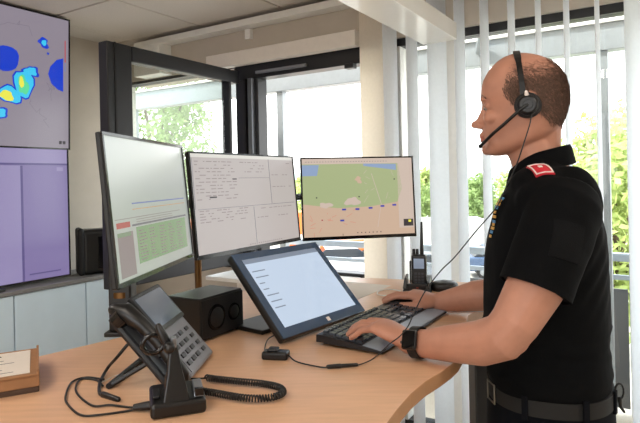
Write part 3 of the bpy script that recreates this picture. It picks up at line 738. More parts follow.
o = MB().box(0, .13, 0, .17, 0, .004).build('notepad', 'paper_blue', loc=(.375, 1.665, DZ), rot=(0, 0, radians(-8))); tag(o, 'flat pale blue notepad on the desk beyond the right forearm', 'notepad')
o = MB().box(0, .07, 0, .14, 0, .009).build('mobile_phone', 'black_gloss', loc=(.475, 1.85, DZ), rot=(0, 0, radians(-70)), bevel=.004); tag(o, 'black mobile phone lying flat behind the right forearm', 'phone')
o = MB().box(-.105, .105, -.148, .148, 0, .0008).build('sheet_of_paper', 'paper', loc=(.09, 2.02, DZ), rot=(0, 0, radians(-32))); tag(o, 'white sheet of paper lying behind the touch display', 'paper')

bx = thing('cardboard_box', 'brown cardboard mailing box with a white paper label at the left desk edge', 'box', (-.555, 1.09, DZ), radians(27))
bw, bd, bh = .30, .195, .036
MB().box(-bw, 0, 0, bd, 0, .010).build('bottom_tray', 'card_dark', bx, bevel=.002)
MB().box(-bw + .002, -.002, .002, bd - .002, .010, bh - .004).build('carton', 'card', bx, bevel=.002)
MB().box(-bw, 0, -.001, bd, bh - .004, bh).build('lid', 'card', bx, bevel=.0015)
MB().box(-.004, .0005, 0, bd, .012, bh + .006).build('side_flap', 'card', bx, bevel=.001)
MB().box(-.27, -.016, .012, .180, bh, bh + .001).build('paper_label', 'paper', bx)
lab = bx.children[-1]
def label_line(x0, x1, y): return MB().box(x0, x1, y, y + .0022, bh + .001, bh + .0013).build('printed_line', 'ink', bx)
for k in range(5): label_line(-.235, -.045 - .02 * (k % 3), .03 + .022 * k)
m = MB(); cpts = [(-.085 + .014 * cos(t), .148 + .007 * sin(t), bh + .0016) for t in [radians(a) for a in range(10, 200, 15)]]; m.tube(cpts, .0012, 6).build('printed_mark', 'ink', bx)

# ------------------------------------------------------------------ outside
g = MB().box(-90, 140, 3.9, 260, -3.7, -3.5).build('ground', 'asphalt'); struct(g, 'pale paved yard far below the window')
bf = MB().box(WA + .3, 4.3, -2.2, 3.9, -.25, -.04).build('balcony_floor', 'floor', rot=(0, 0, RA)); struct(bf, 'pale balcony slab outside the tall window')
br = thing('balcony_railing', 'grey balcony railing with solid panels outside the windows', 'railing', R(4.05, -2.2, -.04), RA)
MB().box(-.03, .03, 0, 6.0, .98, 1.03).build('top_rail', 'rail', br, bevel=.005)
for z in (.86,): MB().box(-.012, .012, 0, 6.0, z, z + .03).build('rail', 'rail', br)
for k in range(6):
    MB().box(-.025, .025, k * 1.19, k * 1.19 + .05, 0, .98).build('post', 'rail', br)
    if k < 5: MB().box(-.008, .008, k * 1.19 + .06, (k + 1) * 1.19 - .01, .04, .80).build('panel', 'panel_brown' if k < 2 else 'panel_grey', br)
cn = thing('balcony_canopy', 'pale metal canopy beam on slim posts outside the windows', 'canopy', R(3.75, 0, -.04), RA)
MB().box(-.05, .05, -2.2, 5.6, 2.27, 2.43).build('beam', 'alu', cn, bevel=.004)
MB().box(-.07, .07, -2.2, 5.6, 2.43, 2.445).build('cover_strip', 'white_frame', cn)
for b in (2.70, .33, 4.5, -2.1): MB().box(-.03, .03, b - .03, b + .03, 0, 2.27).build('post', 'alu', cn, bevel=.004)
MB().tube([(-.05, 1.05, 2.36), (-.6, .80, 2.75)], [.03, .03], 8).build('brace', 'alu', cn)

def tree(label, x, y, z0, h, cr, leafm='leaf', n=2600, ls=.16, seed=0, name='tree', trunk=.35, squash=.8, group=None):
    r = random.Random(seed); t = thing(name, label, 'tree' if name != 'hedge_bush' else 'bush', (x, y, z0), 0, group)
    th = h * trunk
    tr = MB().tube([(0, 0, 0), (.1, 0, th * .5), (0, .1, h * .75)], [h * .022, h * .017, h * .006], 8).build('trunk', 'bark', t, smooth=35)
    cl = []
    for k in range(14):
        a = r.uniform(0, 2 * pi); q = cr * sqrt(r.random()) * .8; zz = th + (h - th) * r.uniform(.12, .85); q *= (1.1 - abs((zz - th) / (h - th) - .45))
        c = Vector((q * cos(a), q * sin(a), zz)); cl.append((c, cr * r.uniform(.28, .5)))
        MB().tube([(0, 0, th + (zz - th) * .3), c * .6 + Vector((0, 0, .3 * zz)), c], [h * .008, h * .005, h * .002], 5).build('branch', 'bark', t)
    m = MB()
    for i in range(n):
        c, cr_ = cl[i % len(cl)]; d = Vector((r.gauss(0, 1), r.gauss(0, 1), r.gauss(0, 1))).normalized() * cr_ * r.random() ** .4; d.z *= squash; p = c + d
        u = Vector((r.gauss(0, 1), r.gauss(0, 1), r.gauss(0, 1))).normalized(); v = u.orthogonal().normalized(); s_ = ls * r.uniform(.6, 1.3)
        m._add([p + u * s_, p + v * s_ * .5, p - u * s_, p - v * s_ * .5], [(0, 1, 2, 3)])
    o = m.build('foliage', leafm, t); o['kind'] = 'stuff'
    return t
tree('tall loose-leaved tree seen through the open sash', -5.2, 18, -3.5, 9.0, 2.2, 'leaf_dark', 4600, .10, 1)
tree('small leafy treetop left of the cream fabric panel', 2.1, 41, -3.5, 7.0, 2.6, 'leaf', 2200, .2, 2)
tree('low treetop right of the open window post', -.9, 45, -3.5, 5.9, 2.2, 'leaf', 1500, .2, 12)
tree('broad bright tree behind the operator\'s back', 7.9, 15, -3.5, 6.6, 2.6, 'leaf', 6500, .15, 3, squash=1.1, trunk=.15)
tree('dense tree at the right picture edge beyond the window', 11.2, 18, -3.5, 7.5, 2.8, 'leaf', 5200, .17, 4, squash=1.1, trunk=.15)
tree('green tree between the slats left of the operator\'s chest', 8.6, 40, -3.5, 4.9, 2.2, 'leaf_dark', 3600, .2, 5, squash=1.1, trunk=.1)
tree('green tree seen between the slats right of the cream panel', 5.4, 46, -3.5, 5.5, 2.5, 'leaf', 3000, .22, 6, squash=1.1, trunk=.1)
tree('round green tree seen through the gap before the face', 13.6, 48, -3.5, 5.1, 3.2, 'leaf_dark', 3600, .24, 7, squash=1.1, trunk=.1)
tree('far tree in the row beyond the parked cars', 18.0, 50, -3.5, 5.6, 3.2, 'leaf', 3000, .26, 8, squash=1.1, trunk=.1)
tree('slim far tree behind the slats beside the right monitor', 9.5, 55, -3.5, 6.4, 2.8, 'leaf', 2600, .26, 9, squash=1.1, trunk=.1)
# hills
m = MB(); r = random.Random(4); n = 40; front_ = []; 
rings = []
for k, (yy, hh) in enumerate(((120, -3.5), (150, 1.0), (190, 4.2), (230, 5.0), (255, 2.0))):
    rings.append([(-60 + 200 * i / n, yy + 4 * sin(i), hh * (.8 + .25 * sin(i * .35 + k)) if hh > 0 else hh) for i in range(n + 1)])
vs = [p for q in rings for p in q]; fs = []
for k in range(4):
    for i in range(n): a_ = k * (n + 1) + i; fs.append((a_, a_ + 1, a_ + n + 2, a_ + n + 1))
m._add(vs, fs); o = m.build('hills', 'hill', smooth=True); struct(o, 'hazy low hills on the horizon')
o = MB().box(2.0, 30, 46, 60, -3.5, -3.2).build('lawn', 'grass'); struct(o, 'green strip beyond the yard')

def car(label, x, y, rot, paint, kind='car'):
    t = thing('parked_car' if kind == 'car' else 'rescue_truck', label, 'car' if kind == 'car' else 'truck', (x, y, -3.5), rot, 'vehicles in the yard')
    if kind == 'car':
        pr = [(-2.1, .35), (2.1, .35), (2.15, .75), (1.95, .95), (1.1, 1.05), (-1.9, 1.05), (-2.15, .9)]
        gl = [(-1.75, 1.05), (1.1, 1.05), (.45, 1.5), (-1.2, 1.5)]; wd = .85; wx = (-1.3, 1.35); wr_ = .33
    else:
        pr = [(-3.2, .5), (3.2, .5), (3.2, 2.0), (2.6, 3.0), (-3.2, 3.0)]
        gl = [(2.0, 1.7), (3.23, 1.7), (3.18, 2.1), (2.72, 2.8), (2.0, 2.8)]; wd = 1.15; wx = (-2.0, 2.1); wr_ = .48
    MB().slab(pr, 'y', -wd, wd).build('body', paint, t, bevel=.08)
    MB().slab(gl, 'y', -wd + (.08 if kind == 'car' else -.01), wd - (.08 if kind == 'car' else -.01)).build('windows', 'car_glass', t, bevel=.04)
    if kind == 'car':
        MB().slab([(-1.2, 1.5), (.45, 1.5), (.40, 1.55), (-1.1, 1.55)], 'y', -wd + .1, wd - .1).build('roof', paint, t)
    else: MB().box(-3.1, 1.8, -wd - .02, wd + .02, 1.2, 1.6).build('stripe', 'car_white', t)
    for wx_ in wx:
        for s_ in (-1, 1):
            wh = MB().tube([(wx_, s_ * (wd - .18), wr_), (wx_, s_ * (wd + .02), wr_)], [wr_, wr_], 20).build('wheel', 'tyre', t, smooth=35)
            MB().tube([(wx_, s_ * (wd + .01), wr_), (wx_, s_ * (wd + .035), wr_)], [wr_ * .62, wr_ * .5], 14).build('rim', 'silver', wh, smooth=35)
    return t
car('white parked car with its wheel visible just below the right monitor', 1.35, 29, radians(4), 'car_white')
car('orange and white rescue truck behind the white parked car', 1.0, 36.5, radians(2), 'car_orange', 'truck')
car('orange truck seen low under the middle monitor', -6.6, 30, radians(5), 'car_orange', 'truck')
car('dark grey parked car seen between the slats beside the radio', 4.6, 26, radians(-8), 'car_grey')
car('blue parked car glimpsed left of the operator\'s belly', 9.3, 28, radians(-8), 'car_blue')
car('white parked car far back between the slats', 11.6, 35.5, radians(-5), 'car_white')
car('grey parked car behind the operator at the right', 12.5, 24, radians(-20), 'car_grey')
cont = thing('rescue_truck', 'tall pale grey truck beyond the dark grey car', 'truck', (6.6, 33, -3.5), radians(-5), 'vehicles in the yard')
MB().box(-2.8, 2.8, -1.1, 1.1, 0.5, 2.6).build('body', 'concrete', cont, bevel=.08); MB().box(1.6, 2.83, -1.0, 1.0, 1.5, 2.3).build('windows', 'car_glass', cont, bevel=.03)
for x in (-1.8, 1.9): MB().tube([(x, -1.15, .48), (x, -.9, .48)], [.48, .48], 20).build('wheel', 'tyre', cont, smooth=35)

# ------------------------------------------------------------------ the operator
pe = thing('person', 'man in a black short-sleeved polo and dark trousers standing at the desk typing, headset on', 'person', (.545, 1.33, 0))
PO = Vector((.545, 1.33, 0))
def remesh(mb, name, m, vox, it=6, fac=.5, parent=pe, keep=None):
    tmp = bpy.data.objects.new(name, mb.mesh(name, m)); C.objects.link(tmp)
    md = tmp.modifiers.new('r', 'REMESH'); md.mode = 'VOXEL'; md.voxel_size = vox; md.use_smooth_shade = True
    if it: s_ = tmp.modifiers.new('s', 'SMOOTH'); s_.factor = fac; s_.iterations = it
    dg = bpy.context.evaluated_depsgraph_get(); dg.update()
    me = bpy.data.meshes.new_from_object(tmp.evaluated_get(dg)); me.name = name
    bpy.data.objects.remove(tmp)
    for p in me.polygons: p.use_smooth = True
    for v in me.vertices: v.co -= PO
    me.materials.clear(); me.materials.append(M[m] if isinstance(m, str) else m)
    o = bpy.data.objects.new(name, me); C.objects.link(o); o.parent = parent
    return o
def ring(cx, cy, z, rx, ry, n=40, e=2.0, fr=None):
    out = []
    for j in range(n):
        t = 2 * pi * j / n; c, s_ = cos(t), sin(t)
        out.append((cx + rx * (abs(c) ** (2 / e)) * (1 if c > 0 else -1), cy + ry * (abs(s_) ** (2 / e)) * (1 if s_ > 0 else -1), z))
    return out

# head (its centre of measurement at HX, HY, HZ_; forward is -x)
HC = Vector((.4895, 1.33, 1.6805))
YAW = radians(-20)
PR = Matrix.Translation(Vector((.545, 1.33, 0))) @ Matrix.Rotation(radians(-18), 4, 'Z') @ Matrix.Translation(Vector((-.545, -1.33, 0)))
HM = Matrix.Translation(HC) @ Matrix.Rotation(YAW, 4, 'Z')
def hp_(f, l, u): return HM @ Vector((-f * .95 / 1000, l / 1000, u / 1000))
prof_h = [(109, 22, 4, 8), (106.5, 36, -14, 24), (101, 50, -32, 39), (94, 62, -49, 50), (84, 74, -65, 60), (70, 86.5, -80, 68), (50, 98, -93, 73.5), (27, 104, -100, 76.5), (10, 105, -102, 77), (0, 103, -102, 76.5), (-9, 98, -102, 75.5), (-18, 94.5, -100, 74), (-28, 94, -98, 72.5), (-40, 96, -94, 71), (-52, 99, -90, 69), (-64, 101, -84, 66.5), (-78, 101.5, -74, 63), (-90, 98, -58, 60), (-100, 96, -40, 57), (-110, 97.5, -18, 52), (-120, 96, 8, 44), (-127, 90, 34, 34), (-131.5, 80, 54, 22)]
def head_ring(u, fr, bk, hw, n=48, off=0):
    c = (fr + bk) / 2; out = []
    # widest point lies behind the middle; front half narrower than the back half
    cw = bk + (fr - bk) * .46
    for j in range(n):
        t = 2 * pi * j / n; cs, sn = cos(t), sin(t)
        e = 2.35 if cs > 0 else 2.15
        if cs > 0: f = cw + (fr - cw + off) * abs(cs) ** (2 / e)
        else: f = cw - (cw - bk + off) * abs(cs) ** (2 / e)
        l = (hw + off) * abs(sn) ** (2 / e) * (1 if sn > 0 else -1)
        out.append(hp_(f, l, u + (off if u > 60 else 0)))
    return out
body = MB()
body.loft([head_ring(*p) for p in prof_h])
def hel(f, l, u, a, b, c, tilt=0):
    Rm = HM.to_3x3() @ Matrix.Rotation(radians(tilt), 3, 'Y')
    body.ell(hp_(f, l, u), a / 1000, b / 1000, c / 1000, Rm @ Vector((-1, 0, 0)), Rm @ Vector((0, 1, 0)), Rm @ Vector((0, 0, 1)), 14, 9)
# nose
body.loft([[hp_(*q) for q in ((92, -7, -6), (101, -4, -8), (101, 4, -8), (92, 7, -6))], [hp_(*q) for q in ((90, -9, -20), (105.5, -4.5, -22), (105.5, 4.5, -22), (90, 9, -20))],
           [hp_(*q) for q in ((90, -12, -38), (115, -6, -40), (115, 6, -40), (90, 12, -38))], [hp_(*q) for q in ((92, -15, -54), (127, -7, -53), (127, 7, -53), (92, 15, -54))], [hp_(*q) for q in ((94, -14, -63), (114, -6, -65), (114, 6, -65), (94, 14, -63))]])
hel(121, 0, -54, 10, 10, 9.5); 
for s_ in (-1, 1):
    hel(106, s_ * 12, -58, 11, 6.5, 7.5)        # nostril wings
    hel(95, s_ * 26, 3, 10, 20, 7)               # brow
    hel(84, s_ * 33, -15.5, 11.5, 15, 9)          # eyelid
    hel(76, s_ * 38, -42, 21, 22, 18)            # cheek
    hel(66, s_ * 36, -96, 22, 16, 20)            # jaw side
    # ear
    hel(-8, s_ * 74, -22, 16, 7, 30, -8); hel(-14, s_ * 79, -14, 14, 4, 22, -8)
hel(100, 0, -80, 10, 22, 8); hel(103, 0, -84, 7, 18, 5); hel(101, 0, -94, 8, 16, 5.5); hel(92, 0, -116, 13, 19, 14)
# neck
body.X = PR
body.tube([(.492, 1.33, 1.60), (.508, 1.33, 1.56), (.526, 1.33, 1.515), (.540, 1.33, 1.47), (.55, 1.33, 1.43)], [.056, .056, .058, .066, .085], 24)
body.X = None
body.tube([hp_(-46, 0, -50), (.535, 1.335, 1.56), (.550, 1.33, 1.50)], [.038, .038, .045], 16)
# torso under the clothes
body.X = PR
rows = [(1.535, .515, .586, .070), (1.51, .492, .607, .105), (1.49, .474, .628, .145), (1.46, .447, .655, .180), (1.42, .425, .674, .197), (1.36, .406, .688, .205), (1.30, .397, .692, .200), (1.20, .391, .692, .190), (1.12, .389, .688, .184), (1.06, .389, .682, .182), (1.02, .398, .677, .176)]
def trow(z, x0, x1, hw, off=0, n=44):
    x1 = .395 + (x1 - .395) * (.88 if z > 1.1 else .90); hw *= .95
    return ring((x0 + x1) / 2, 1.33, z, (x1 - x0) / 2 + off, hw + off, n, 2.5)
body.loft([trow(*r_, off=-.012) for r_ in rows[1:]] + [ring(.533, 1.33, .90, .110, .155, 44, 2.3)])
for s_ in (-1, 1):
    body.tube([(.540, 1.33 + s_ * .09, .93), (.535, 1.33 + s_ * .095, .70), (.53, 1.33 + s_ * .095, .50), (.54, 1.33 + s_ * .10, .28), (.545, 1.33 + s_ * .10, .07)], [.088, .075, .055, .054, .038], 20, rounded=True)
    body.ell((.49, 1.33 + s_ * .105, .045), .12, .04, .035)
# arms
body.X = None
SHL = [Vector(p) for p in ((.505, 1.165, 1.425), (.470, 1.135, 1.36), (.422, 1.115, 1.275), (.378, 1.105, 1.21), (.357, 1.115, 1.180), (.322, 1.15, 1.158), (.27, 1.195, 1.145), (.225, 1.228, 1.136), (.190, 1.255, 1.135))]
body.tube(SHL, [.060, .060, .055, .047, .047, .046, .039, .031, .028], 20, rounded=True)
body.ell((.376, 1.110, 1.180), .032, .034, .034)
SHR = [Vector(p) for p in ((.590, 1.485, 1.425), (.582, 1.52, 1.36), (.56, 1.55, 1.28), (.535, 1.58, 1.19), (.51, 1.595, 1.165), (.44, 1.62, 1.155), (.395, 1.64, 1.142), (.345, 1.662, 1.130))]
body.tube(SHR, [.060, .060, .055, .047, .047, .044, .036, .028], 20, rounded=True)

def hand(wrist, h, s, up, tips, thumb, palmdrop=0.):
    """wrist centre, unit forward h, unit side s towards the little finger"""
    W_ = Vector(wrist); h = Vector(h).normalized(); s = Vector(s).normalized(); n = Vector(up).normalized()
    def el_ring(c, a, b, k=20): return [c + s * (a * cos(2 * pi * j / k)) + n * (b * (abs(sin(2 * pi * j / k)) ** .85) * (1 if sin(2 * pi * j / k) > 0 else -1)) for j in range(k)]
    body.loft([el_ring(W_ - h * .02, .026, .021), el_ring(W_ + h * .005, .029, .020), el_ring(W_ + h * .030 + n * .003, .037, .019), el_ring(W_ + h * .060 + n * .008, .043, .0165), el_ring(W_ + h * .082 + n * .010, .043, .0135), el_ring(W_ + h * .092 + n * .008, .039, .008)])
    for k, (off, (j1, j2, j3)) in enumerate(zip((-.032, -.0115, .0095, .029), tips)):
        root = W_ + h * (.062) + s * off * .8 + n * .009
        kn = W_ + h * (.088 - (.002, 0, .004, .012)[k]) + s * off + n * .009
        r0 = (.0092, .0095, .009, .0078)[k]
        body.tube([root, kn, Vector(j1), Vector(j2), Vector(j3)], [r0 * 1.05, r0 * 1.08, r0, r0 * .92, r0 * .8], 12, rounded=True)
    body.tube([Vector(p) for p in thumb], [.014, .0135, .0105, .0095, .0085][:len(thumb)], 12, rounded=True)

# left hand on the keyboard
h = Vector((-.80, .60, .16)); s = Vector((-.60, -.80, 0)); 
Wl = Vector((.193, 1.253, 1.137)); hn = h.normalized(); up_ = s.cross(hn).normalized(); up_ = up_ if up_.z > 0 else -up_
kn = [Wl + hn * (.088 - d) + s * o_ + up_ * .009 for o_, d in ((-.032, .002), (-.0115, 0), (.0095, .004), (.029, .012))]
fd = Vector((-.86, .51, 0)).normalized()
tips = []
for i, (k_, ln, sp_) in enumerate(zip(kn, (.042, .047, .043, .034), (.10, .03, -.04, -.12))):
    d = (fd + Vector((-.5, -.86, 0)) * sp_ * -1).normalized() if False else (fd + s * (-sp_ * -1 if False else -sp_)).normalized()
    d = (fd - s * sp_).normalized()
    j1 = k_ + d * ln * .93 + Vector((0, 0, -.002 - .001 * i)); j2 = j1 + d * ln * .50 + Vector((0, 0, -.014)); j3 = Vector((j2.x, j2.y, 0)) + d * .010; j3.z = 1.100 + .0345 + (.002 if i > 1 else 0)
    j3 = Vector((j3.x, j3.y, max(1.133, j2.z - .017)))
    tips.append((j1, j2, j3))
th = [Wl + hn * .022 - s * .022 + up_ * -.003, Wl + hn * .050 - s * .044 + up_ * -.010, Wl + hn * .078 - s * .058 + up_ * -.016, Wl + hn * .100 - s * .062 + up_ * -.022]
hand(Wl, h, s, up_, tips, th)
# right hand on the mouse
h = Vector((-.93, .36, .10)); s = Vector((.36, .93, 0)); hn = h.normalized(); up_ = s.cross(hn).normalized(); up_ = up_ if up_.z > 0 else -up_
Wr = Vector((.345, 1.662, 1.131))
kn = [Wr + hn * (.088 - d) + s * o_ + up_ * .009 for o_, d in ((-.032, .002), (-.0115, 0), (.0095, .004), (.029, .012))]
tips = []
for i, (k_, ln) in enumerate(zip(kn, (.040, .044, .041, .033))):
    d = (hn + s * (-.10 + .07 * i)).normalized(); d.z = 0; d.normalize()
    zt = (1.140, 1.140, 1.124, 1.112)[i]
    j1 = k_ + d * ln * .9 + Vector((0, 0, .0)); j1.z = max(zt + .008, k_.z - .004); j2 = j1 + d * ln * .5; j2.z = zt; j3 = j2 + d * .016; j3.z = zt - .010
    tips.append((j1, j2, j3))
th = [Wr + hn * .020 - s * .022 - up_ * .004, Wr + hn * .048 - s * .042 - up_ * .010, Wr + hn * .078 - s * .047 - up_ * .014, Wr + hn * .102 - s * .043 - up_ * .017]
hand(Wr, h, s, up_, tips, th)
skin = remesh(body, 'body', 'skin', .0030, 4, .5)

# eyes, eyebrows, lips
for s_ in (-1, 1):
    e = MB(); e.ell(hp_(84.6, s_ * 33, -18.5), .0112, .0112, .0075, n=18, k=12); eo = e.build('eye', 'eye_white', pe, smooth=True); eo.location = -PO
    e = MB(); e.ell(hp_(94.6, s_ * 33.5, -20.5), .0020, .0048, .0035, n=14, k=8); io = e.build('iris', 'iris', eo, smooth=True)
    m = MB(); r = random.Random(20 + s_)
    for k in range(260):
        t = r.random(); l = 14 + 34 * t; u = 7 + 5 * sin(t * pi) - 5 * t + r.uniform(-2.6, 2.6) * (1 - .5 * t); f = 105 - 12 * t ** 2 - 3 * t
        p = hp_(f, s_ * l, u); d = (hp_(f - 3, s_ * (l + 6), u + r.uniform(-1, 2.5)) - p); q = HM.to_3x3() @ Vector((0, 0, .0005))
        m._add([p - q, p + q, p + d], [(0, 1, 2)])
    lm = MB(); lm.tube([hp_(94.5 - .012 * (l - 33) ** 2 * 2, s_ * l, -15 - .018 * (l - 33) ** 2) for l in range(24, 46, 3)], .0009, 6); la = lm.build('eyelashes', 'hair', pe, smooth=True); la.location = -PO
    eb = m.build('eyebrow', 'hair', pe); eb.location = -PO; eb['kind'] = 'stuff'
m = MB()
m.loft([[hp_(104 + a * .6, l, -87.5 + b) for a, b in ((-6, 3.6), (3, 3.0), (5, 1.0), (3, -.6), (-6, -.8))] for l in (-20, -10, 0, 10, 20)])
lo = m.build('lips', 'lips', pe, smooth=True); lo.location = -PO
m = MB(); m.loft([[hp_(101.5 + a * .6, l, -93.0 + b) for a, b in ((-6, 3.0), (4, 2.4), (6, .4), (4, -2.6), (-6, -3.4))] for l in (-17, -9, 0, 9, 17)])
lo = m.build('lips', 'lips', pe, smooth=True); lo.location = -PO

# hair: short clipped strands over back and sides, thin on top
dgm = skin.data
bv = BVHTree.FromPolygons([v.co + PO for v in dgm.vertices], [p.vertices[:] for p in dgm.polygons])
m = MB(); r = random.Random(31); cnt = 0
HI = HM.inverted()
def hair_density(f, l, u):
    # bald forehead and crown; the rim of hair runs from the temple round the back of the head
    if u < -74 or f > 56: return 0
    top = 52 - max(0, f) * .10 if f > -30 else 52 + (-30 - f) * .55
    front = 52 - abs(u - 18) * .30
    low = -68 if f < -50 else (-60 + (f + 50) * 1.0 if f < -15 else -14)
    if f > 10: low = -16 if f < 34 else -4
    if u < low or f > front: return 0
    if u > top: return max(0, .30 - (u - top) * .010) if f < 30 else max(0, .10 - (u - top) * .004)
    e = min(1, (top - u) / 40 + .22, (front - f) / 26 + .10, (u - low) / 18 + .15)
    return max(0, min(1, e))
tries = 0
while cnt < 17000 and tries < 90000:
    tries += 1
    d = Vector((r.gauss(0, 1), r.gauss(0, 1), r.gauss(0, 1))).normalized()
    o0 = hp_(0, 0, 10); wd_ = HM.to_3x3() @ Vector((-d.x, d.y, d.z))
    hit = bv.ray_cast(o0 + wd_ * .3, -wd_)
    if not hit[0]: continue
    p = hit[0]; nn = hit[1]; q = HI @ p; f, l, u = -q.x / .95 * 1000, q.y * 1000, q.z * 1000
    if abs(l) > 76 and u < 12 and -32 < f < 12: continue
    if r.random() > hair_density(f, l, u): continue
    flow = HM.to_3x3() @ Vector((.55 + r.gauss(0, .3), r.gauss(0, .25), -.85 if u < 50 else -.15))
    flow = (flow - nn * flow.dot(nn)).normalized(); ln = r.uniform(.007, .013) * (1 if u < 60 else .9)
    sd = flow.cross(nn).normalized() * .00042
    tip = p + flow * ln + nn * r.uniform(.0015, .0042)
    m._add([p - sd, p + sd, p + flow * ln * .55 + nn * .0022 + sd * .8, tip], [(0, 1, 2, 3)]); cnt += 1
hr = m.build('hair', 'hair', pe); hr.location = -PO; hr['kind'] = 'stuff'; plabel(hr, 'short clipped brown hair, thin on top')

# polo shirt
sh = MB()
sr = [(1.545, .500, .580, .064), (1.525, .488, .600, .090), (1.505, .472, .622, .130), (1.482, .456, .642, .168), (1.455, .440, .660, .192), (1.42, .421, .679, .205), (1.36, .404, .694, .212), (1.30, .395, .699, .206), (1.24, .391, .700, .199), (1.18, .389, .700, .195), (1.12, .387, .697, .192), (1.08, .386, .695, .192), (1.05, .387, .696, .193), (1.03, .392, .693, .188), (1.012, .400, .684, .181)]
sh.X = PR
sh.loft([trow(*r_) for r_ in sr])
sh.ell((.575, 1.25, 1.43), .072, .08, .095); sh.ell((.575, 1.41, 1.43), .072, .08, .095)
sh.ell((.475, 1.26, 1.40), .06, .07, .07); sh.ell((.475, 1.40, 1.40), .06, .07, .07)
sh.ell((.520, 1.245, 1.478), .068, .085, .046); sh.ell((.520, 1.415, 1.478), .068, .085, .046)
sh.ell((.530, 1.19, 1.435), .070, .066, .066); sh.ell((.530, 1.47, 1.435), .070, .066, .066)
sh.X = None
SLv = [SHL[0] + Vector((.012, .02, .01)), SHL[0], SHL[1], Vector((.444, 1.124, 1.315)), Vector((.424, 1.115, 1.274))]
sh.tube(SLv, [.070, .074, .074, .071, .0705], 30)
sh.tube([SHR[0] + Vector((0, -.02, .01)), SHR[0], SHR[1], Vector((.566, 1.54, 1.30)), Vector((.555, 1.553, 1.262))], [.070, .073, .073, .070, .069], 30)
shirt = remesh(sh, 'polo_shirt', 'polo', .0048, 7, .5)
from mathutils import noise
shirt.data.update()
nrm = [v.normal.copy() for v in shirt.data.vertices]
for v, n_ in zip(shirt.data.vertices, nrm):
    p = v.co + PO
    ww = noise.noise(Vector((p.x * 9, p.y * 9, p.z * 5))) * .0045 + noise.noise(Vector((p.x * 16 + p.z * 14, p.y * 16, p.z * 7 + 3))) * .0030
    if p.z < 1.16: ww += noise.noise(Vector((p.x * 14, p.y * 14, p.z * 40))) * .004
    # armpit folds
    d = (p - Vector((.56, 1.17, 1.30))).length
    if d < .14: ww += sin((p.x * .8 - p.z * .6) * 190) * .0022 * (1 - d / .14)
    if p.z > 1.03: v.co += n_ * ww
sbv = BVHTree.FromPolygons([v.co + PO for v in shirt.data.vertices], [p.vertices[:] for p in shirt.data.polygons])
def stick(p, off=.001):
    q = sbv.find_nearest(Vector(p)); return q[0] + q[1] * off, q[1]
# cuff bands
SLd = (Vector((.424, 1.115, 1.274)) - Vector((.444, 1.124, 1.315))).normalized()
def band(c, d, r0, wd_, th_, name, m, par, n=36, e=(1, 1)):
    d = Vector(d).normalized(); u = d.cross(Vector((0, 1, 0))).normalized(); v = d.cross(u)
    b = MB(); rr = []
    for (a, q) in ((0, r0), (0, r0 + th_), (wd_, r0 + th_), (wd_, r0)):
        rr.append([Vector(c) + d * a + (u * cos(2 * pi * j / n) * e[0] + v * sin(2 * pi * j / n) * e[1]) * q for j in range(n)])
    b.loft(rr, False, True); o = b.build(name, m, par, smooth=40); o.location = -PO; return o
c_ = band(Vector((.424, 1.115, 1.274)) - SLd * .022, SLd, .0668, .026, .0045, 'cuff', 'polo', shirt)
c_ = band(Vector((.555, 1.553, 1.262)) + Vector((.005, -.006, .022)), (-.25, .28, -.92), .0655, .026, .0045, 'cuff', 'polo', shirt)
# collar: folded ring, higher behind, open at the throat
def collar_pt(t, rr, dz):
    x = .529 - rr * cos(t); y = 1.33 + rr * 1.0 * sin(t)
    z = 1.520 + .030 * (1 - cos(t)) / 2 - .028 * max(0, cos(t)) ** 2
    return PR @ Vector((x - .012 * max(0, cos(t)), y, z + dz))
b = MB(); rings = []
for k in range(41):
    t = radians(16 + (360 - 32) * k / 40)
    rings.append([collar_pt(t, .060, -.012), collar_pt(t, .0585, .016), collar_pt(t, .0625, .021), collar_pt(t, .067, .012), collar_pt(t, .075, -.022), collar_pt(t, .072, -.025), collar_pt(t, .067, .004)])
b.loft(rings); co = b.build('collar', 'polo', shirt, smooth=50); co.location = -PO
b = MB()
for k, (z, x) in enumerate(((1.49, .452), (1.455, .430))):
    q, nn = stick(PR @ Vector((x, 1.335, z)), .001); bo = MB().tube([q, q + nn * .002], [.0055, .005], 12).build('button', 'dark_plastic', shirt, smooth=35); bo.location = -PO
def patch(center, udir, w_, h_, name, m, par, off=.0015, nx=8, ny=8, th_=.0015):
    """cloth patch that follows the shirt"""
    c0, n0 = stick(center, 0); u = (Vector(udir) - n0 * Vector(udir).dot(n0)).normalized(); v = n0.cross(u).normalized(); b = MB(); P = []; Q = []
    for i in range(nx + 1):
        for j in range(ny + 1):
            p = c0 + u * (i / nx - .5) * w_ + v * (j / ny - .5) * h_; q = sbv.ray_cast(p + n0 * .04, -n0)
            q0 = q[0] if q[0] else p
            P.append(q0 + n0 * (off + th_)); Q.append(q0 + n0 * (off * .0 - .001))
    N_ = (nx + 1) * (ny + 1); fs = []
    for i in range(nx):
        for j in range(ny):
            a_ = i * (ny + 1) + j; fs.append((a_, a_ + ny + 1, a_ + ny + 2, a_ + 1)); fs.append((N_ + a_, N_ + a_ + 1, N_ + a_ + ny + 2, N_ + a_ + ny + 1))
    ed = [i * (ny + 1) for i in range(nx + 1)] + [nx * (ny + 1) + j for j in range(1, ny + 1)] + [i * (ny + 1) + ny for i in range(nx - 1, -1, -1)] + [j for j in range(ny - 1, 0, -1)]
    for k in range(len(ed)): a_, b_ = ed[k], ed[(k + 1) % len(ed)]; fs.append((a_, b_, N_ + b_, N_ + a_))
    b._add(P + Q, fs); o = b.build(name, m, par, smooth=40); o.location = -PO; return o, c0, n0, u, v
pc = (.472, 1.20, 1.55)
